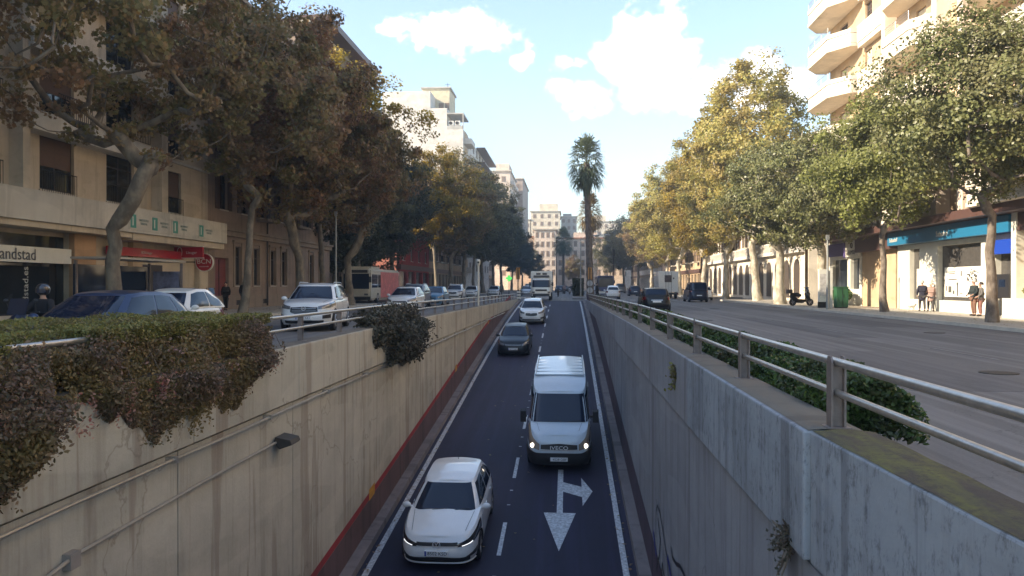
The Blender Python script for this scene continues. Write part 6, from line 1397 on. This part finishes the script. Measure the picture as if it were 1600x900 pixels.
    b = MB(); b.box(-.022*s, .022*s, -.108*s, -.098*s, (hz+.633)*s, (hz+.638)*s); mesh_obj('mouth', b.mesh('mouth', mat('lips', (.25, .10, .09), .5, var=0)), t)
    b = MB()
    if helmet: b.ball((0, 0, zc+.02), .135*s, .15*s, .135*s, 16, 12); mesh_obj('helmet', b.mesh('helmet', helmet, smooth=True), t); b = MB(); b.grid(lambda u, v: (.139*s*math.sin(-1+2*u), -.154*s*math.cos(-1+2*u), zc-.05+.09*v), 10, 2); mesh_obj('visor', b.mesh('visor', cglass, smooth=True), t)
    else:
        b.grid(lambda u, v: (.098*s*math.sin(math.pi*v*.62)*math.cos(2*math.pi*u), .018*s+.112*s*math.sin(math.pi*v*.62)*math.sin(2*math.pi*u)+(.03*s*v if True else 0), zc+.01+.112*s*math.cos(math.pi*v*.62)), 20, 8); mesh_obj('hair', b.mesh('hair', hair, smooth=True), t)
    t.location = (x, y, z-(.10 if ride else 0)); t.rotation_euler = (0, 0, rz); return t
def cl(n, c): return mat('cloth_'+n, c, .9, var=.12, scale=9, world=False)
hg = mat('hair_grey', (.42, .40, .36), .8, var=.1, world=False); hb = mat('hair_dark', (.03, .022, .018), .7, var=.1, world=False)
px_, py_ = at(1441, 43.2); person(px_, py_, .12, R(165), 'person with grey hair in a dark navy coat, left of the couple before the bank', cl('navy', (.022, .022, .04)), cl('charcoal', (.05, .045, .045)), hg, 'walk', 1.74)
px_, py_ = at(1454.5, 43.1); person(px_, py_, .12, R(170), 'person with light hair in a pink beige coat, right of the couple before the bank', cl('pink', (.42, .27, .23)), cl('charcoal', (.05, .045, .045)), mat('hair_blond', (.55, .47, .36), .8, var=.1, world=False), 'walk', 1.63)
px_, py_ = at(1522, 36.6); person(px_, py_, .12, R(-80), 'person in a dark jacket and brown trousers standing at the cash machine', cl('darkgreen', (.02, .028, .028)), cl('brown', (.17, .09, .06)), hg, 'stand', 1.76, 'jacket')
px_, py_ = at(1532, 36.4); person(px_, py_, .12, R(-95), 'person half hidden behind the large evergreen trunk at the cash machine', cl('mixed', (.12, .11, .10)), cl('rust', (.22, .10, .08)), hb, 'stand', 1.62, 'jacket')
px_, py_ = at(381, 46.5); person(px_, py_, .12, R(0), 'person in black walking on the left pavement right of the slender plane trunk', cl('black', (.016, .016, .018)), cl('black', (.016, .016, .018)), hg, 'walk', 1.76)
px_, py_ = at(353, 44.5); person(px_, py_, .12, R(10), 'person in black just left of the slender plane trunk by the red door', cl('black', (.016, .016, .018)), cl('black', (.016, .016, .018)), hb, 'walk', 1.66, 'jacket')
scooter(-10.9, 15.0, 0, 'dark motor scooter with a rider at the left edge of the view', c_dkblue)
person(-10.9, 15.28, .0, 0, 'person in dark clothes with black helmet riding the scooter at the left edge', cl('black', (.016, .016, .018)), cl('denim', (.035, .05, .09)), hb, 'ride', 1.7, 'jacket', helmet=mat('helmet_black', (.03, .03, .035), .2, var=0, coat=1))
for i, (px, d, c_, lb) in enumerate([(882, 132, 'pink', 'person with pinkish coat on the far crossing left of the palm'), (893, 136, 'black', 'person in black on the far crossing left of the palm'), (933, 83, 'black', 'person in black standing right of the tall palm'), (782, 104, 'mixed', 'person in a pale jacket under the trees right of the last white hatchback')]):
    px_, py_ = at(px, d); person(px_, py_, .12 if i > 1 else .0, R(30*i), lb, MT['cloth_'+c_], MT['cloth_charcoal'], hb, 'walk', 1.7)
# small white dog
px_, py_ = at(1424, 43.6); t = thing('dog', 'small white dog standing ahead of the couple on the right pavement', 'dog', (0, 0, 0)); fur = mat('fur', (.62, .56, .46), .95, var=.15, scale=20, bump=.3, world=False)
V = [(0,.14,.24),(0,0,.25),(0,-.14,.26),(0,-.20,.32),(0,-.24,.37),(0,-.31,.355),(0,.22,.30),(0,.25,.38)]; E = [(0,1),(1,2),(2,3),(3,4),(4,5),(0,6),(6,7)]; Rr = [.065,.062,.075,.045,.052,.026,.02,.014]
for sg in (1, -1):
    n = len(V); V += [(sg*.045,-.15,.18),(sg*.045,-.14,.10),(sg*.045,-.15,.02), (sg*.045,.13,.17),(sg*.045,.17,.10),(sg*.045,.14,.02),(sg*.035,-.22,.42)]; E += [(2,n),(n,n+1),(n+1,n+2),(0,n+3),(n+3,n+4),(n+4,n+5),(4,n+6)]; Rr += [.03,.02,.018,.036,.02,.018,.014]
skinned([Vector(v) for v in V], E, Rr, 2, 'body', fur, t); b = MB(); b.ball((0, -.335, .36), .012, .012, .01, 8, 6); mesh_obj('nose', b.mesh('nose', ink, smooth=True), t); t.location = (px_, py_, .12); t.rotation_euler = (0, 0, R(100))
# plants in the planter by the right wall
r2 = np.random.default_rng(50); shrub('planter_shrub', 'loose green shrub in the low white planter at the right edge', 'shrub', ballpts((20.0, 33.5, 1.35), (.45, 1.6, .5), 1600, 5), .16, 'oval', lf_lime, twigs(19.8, 20.2, 32.2, 34.8, .9, 1.6, 14, 4))
shrub('balcony_plant', 'trailing plant on a cream balcony above the lime green tree', 'plant', ballpts((19.4, 46.5, 20.6), (.5, 1.3, .9), 1800, 8), .15, 'oval', lf_lime, twigs(19.3, 19.6, 45.6, 47.4, 20.0, 21.2, 10, 9))
shrub('corner_shop_plant', 'spiky plants before the corner shop right of the white post', 'plant', ballpts((19.6, 56.6, .9), (.5, 1.6, .5), 900, 11), .25, 'diamond', lf_pit, twigs(19.4, 19.8, 55.6, 57.6, .15, 1.2, 12, 7))
# dead leaves and litter lying on the ramp edge and gutters
r2 = np.random.default_rng(3); P = []
for _ in range(700):
    sd_ = r2.random(); y = r2.uniform(4, 74); x = (XL+.38+abs(r2.normal())*.12) if sd_ < .5 else (XR-.38-abs(r2.normal())*.1) if sd_ < .85 else r2.uniform(-4.2, 1.2); P.append((x, y, zr(y)+.012))
for _ in range(900): P.append((r2.uniform(-20, -15.3), r2.uniform(10, 60), .135))
for _ in range(900): P.append((r2.uniform(15.3, 20.3), r2.uniform(12, 70), .135))
for _ in range(300): P.append((r2.uniform(-15, -5.4), r2.uniform(5, 60), .012))
V, k = leaf_arrays(np.array(P), .085, 'lobed', r2, 9); o = mesh_obj('fallen_leaves', np_mesh('fallen_leaves', V, k, lf_brown)); tag(o, 'scattered dry leaves lying along the ramp edge and the pavements', 'leaves', kind='stuff')
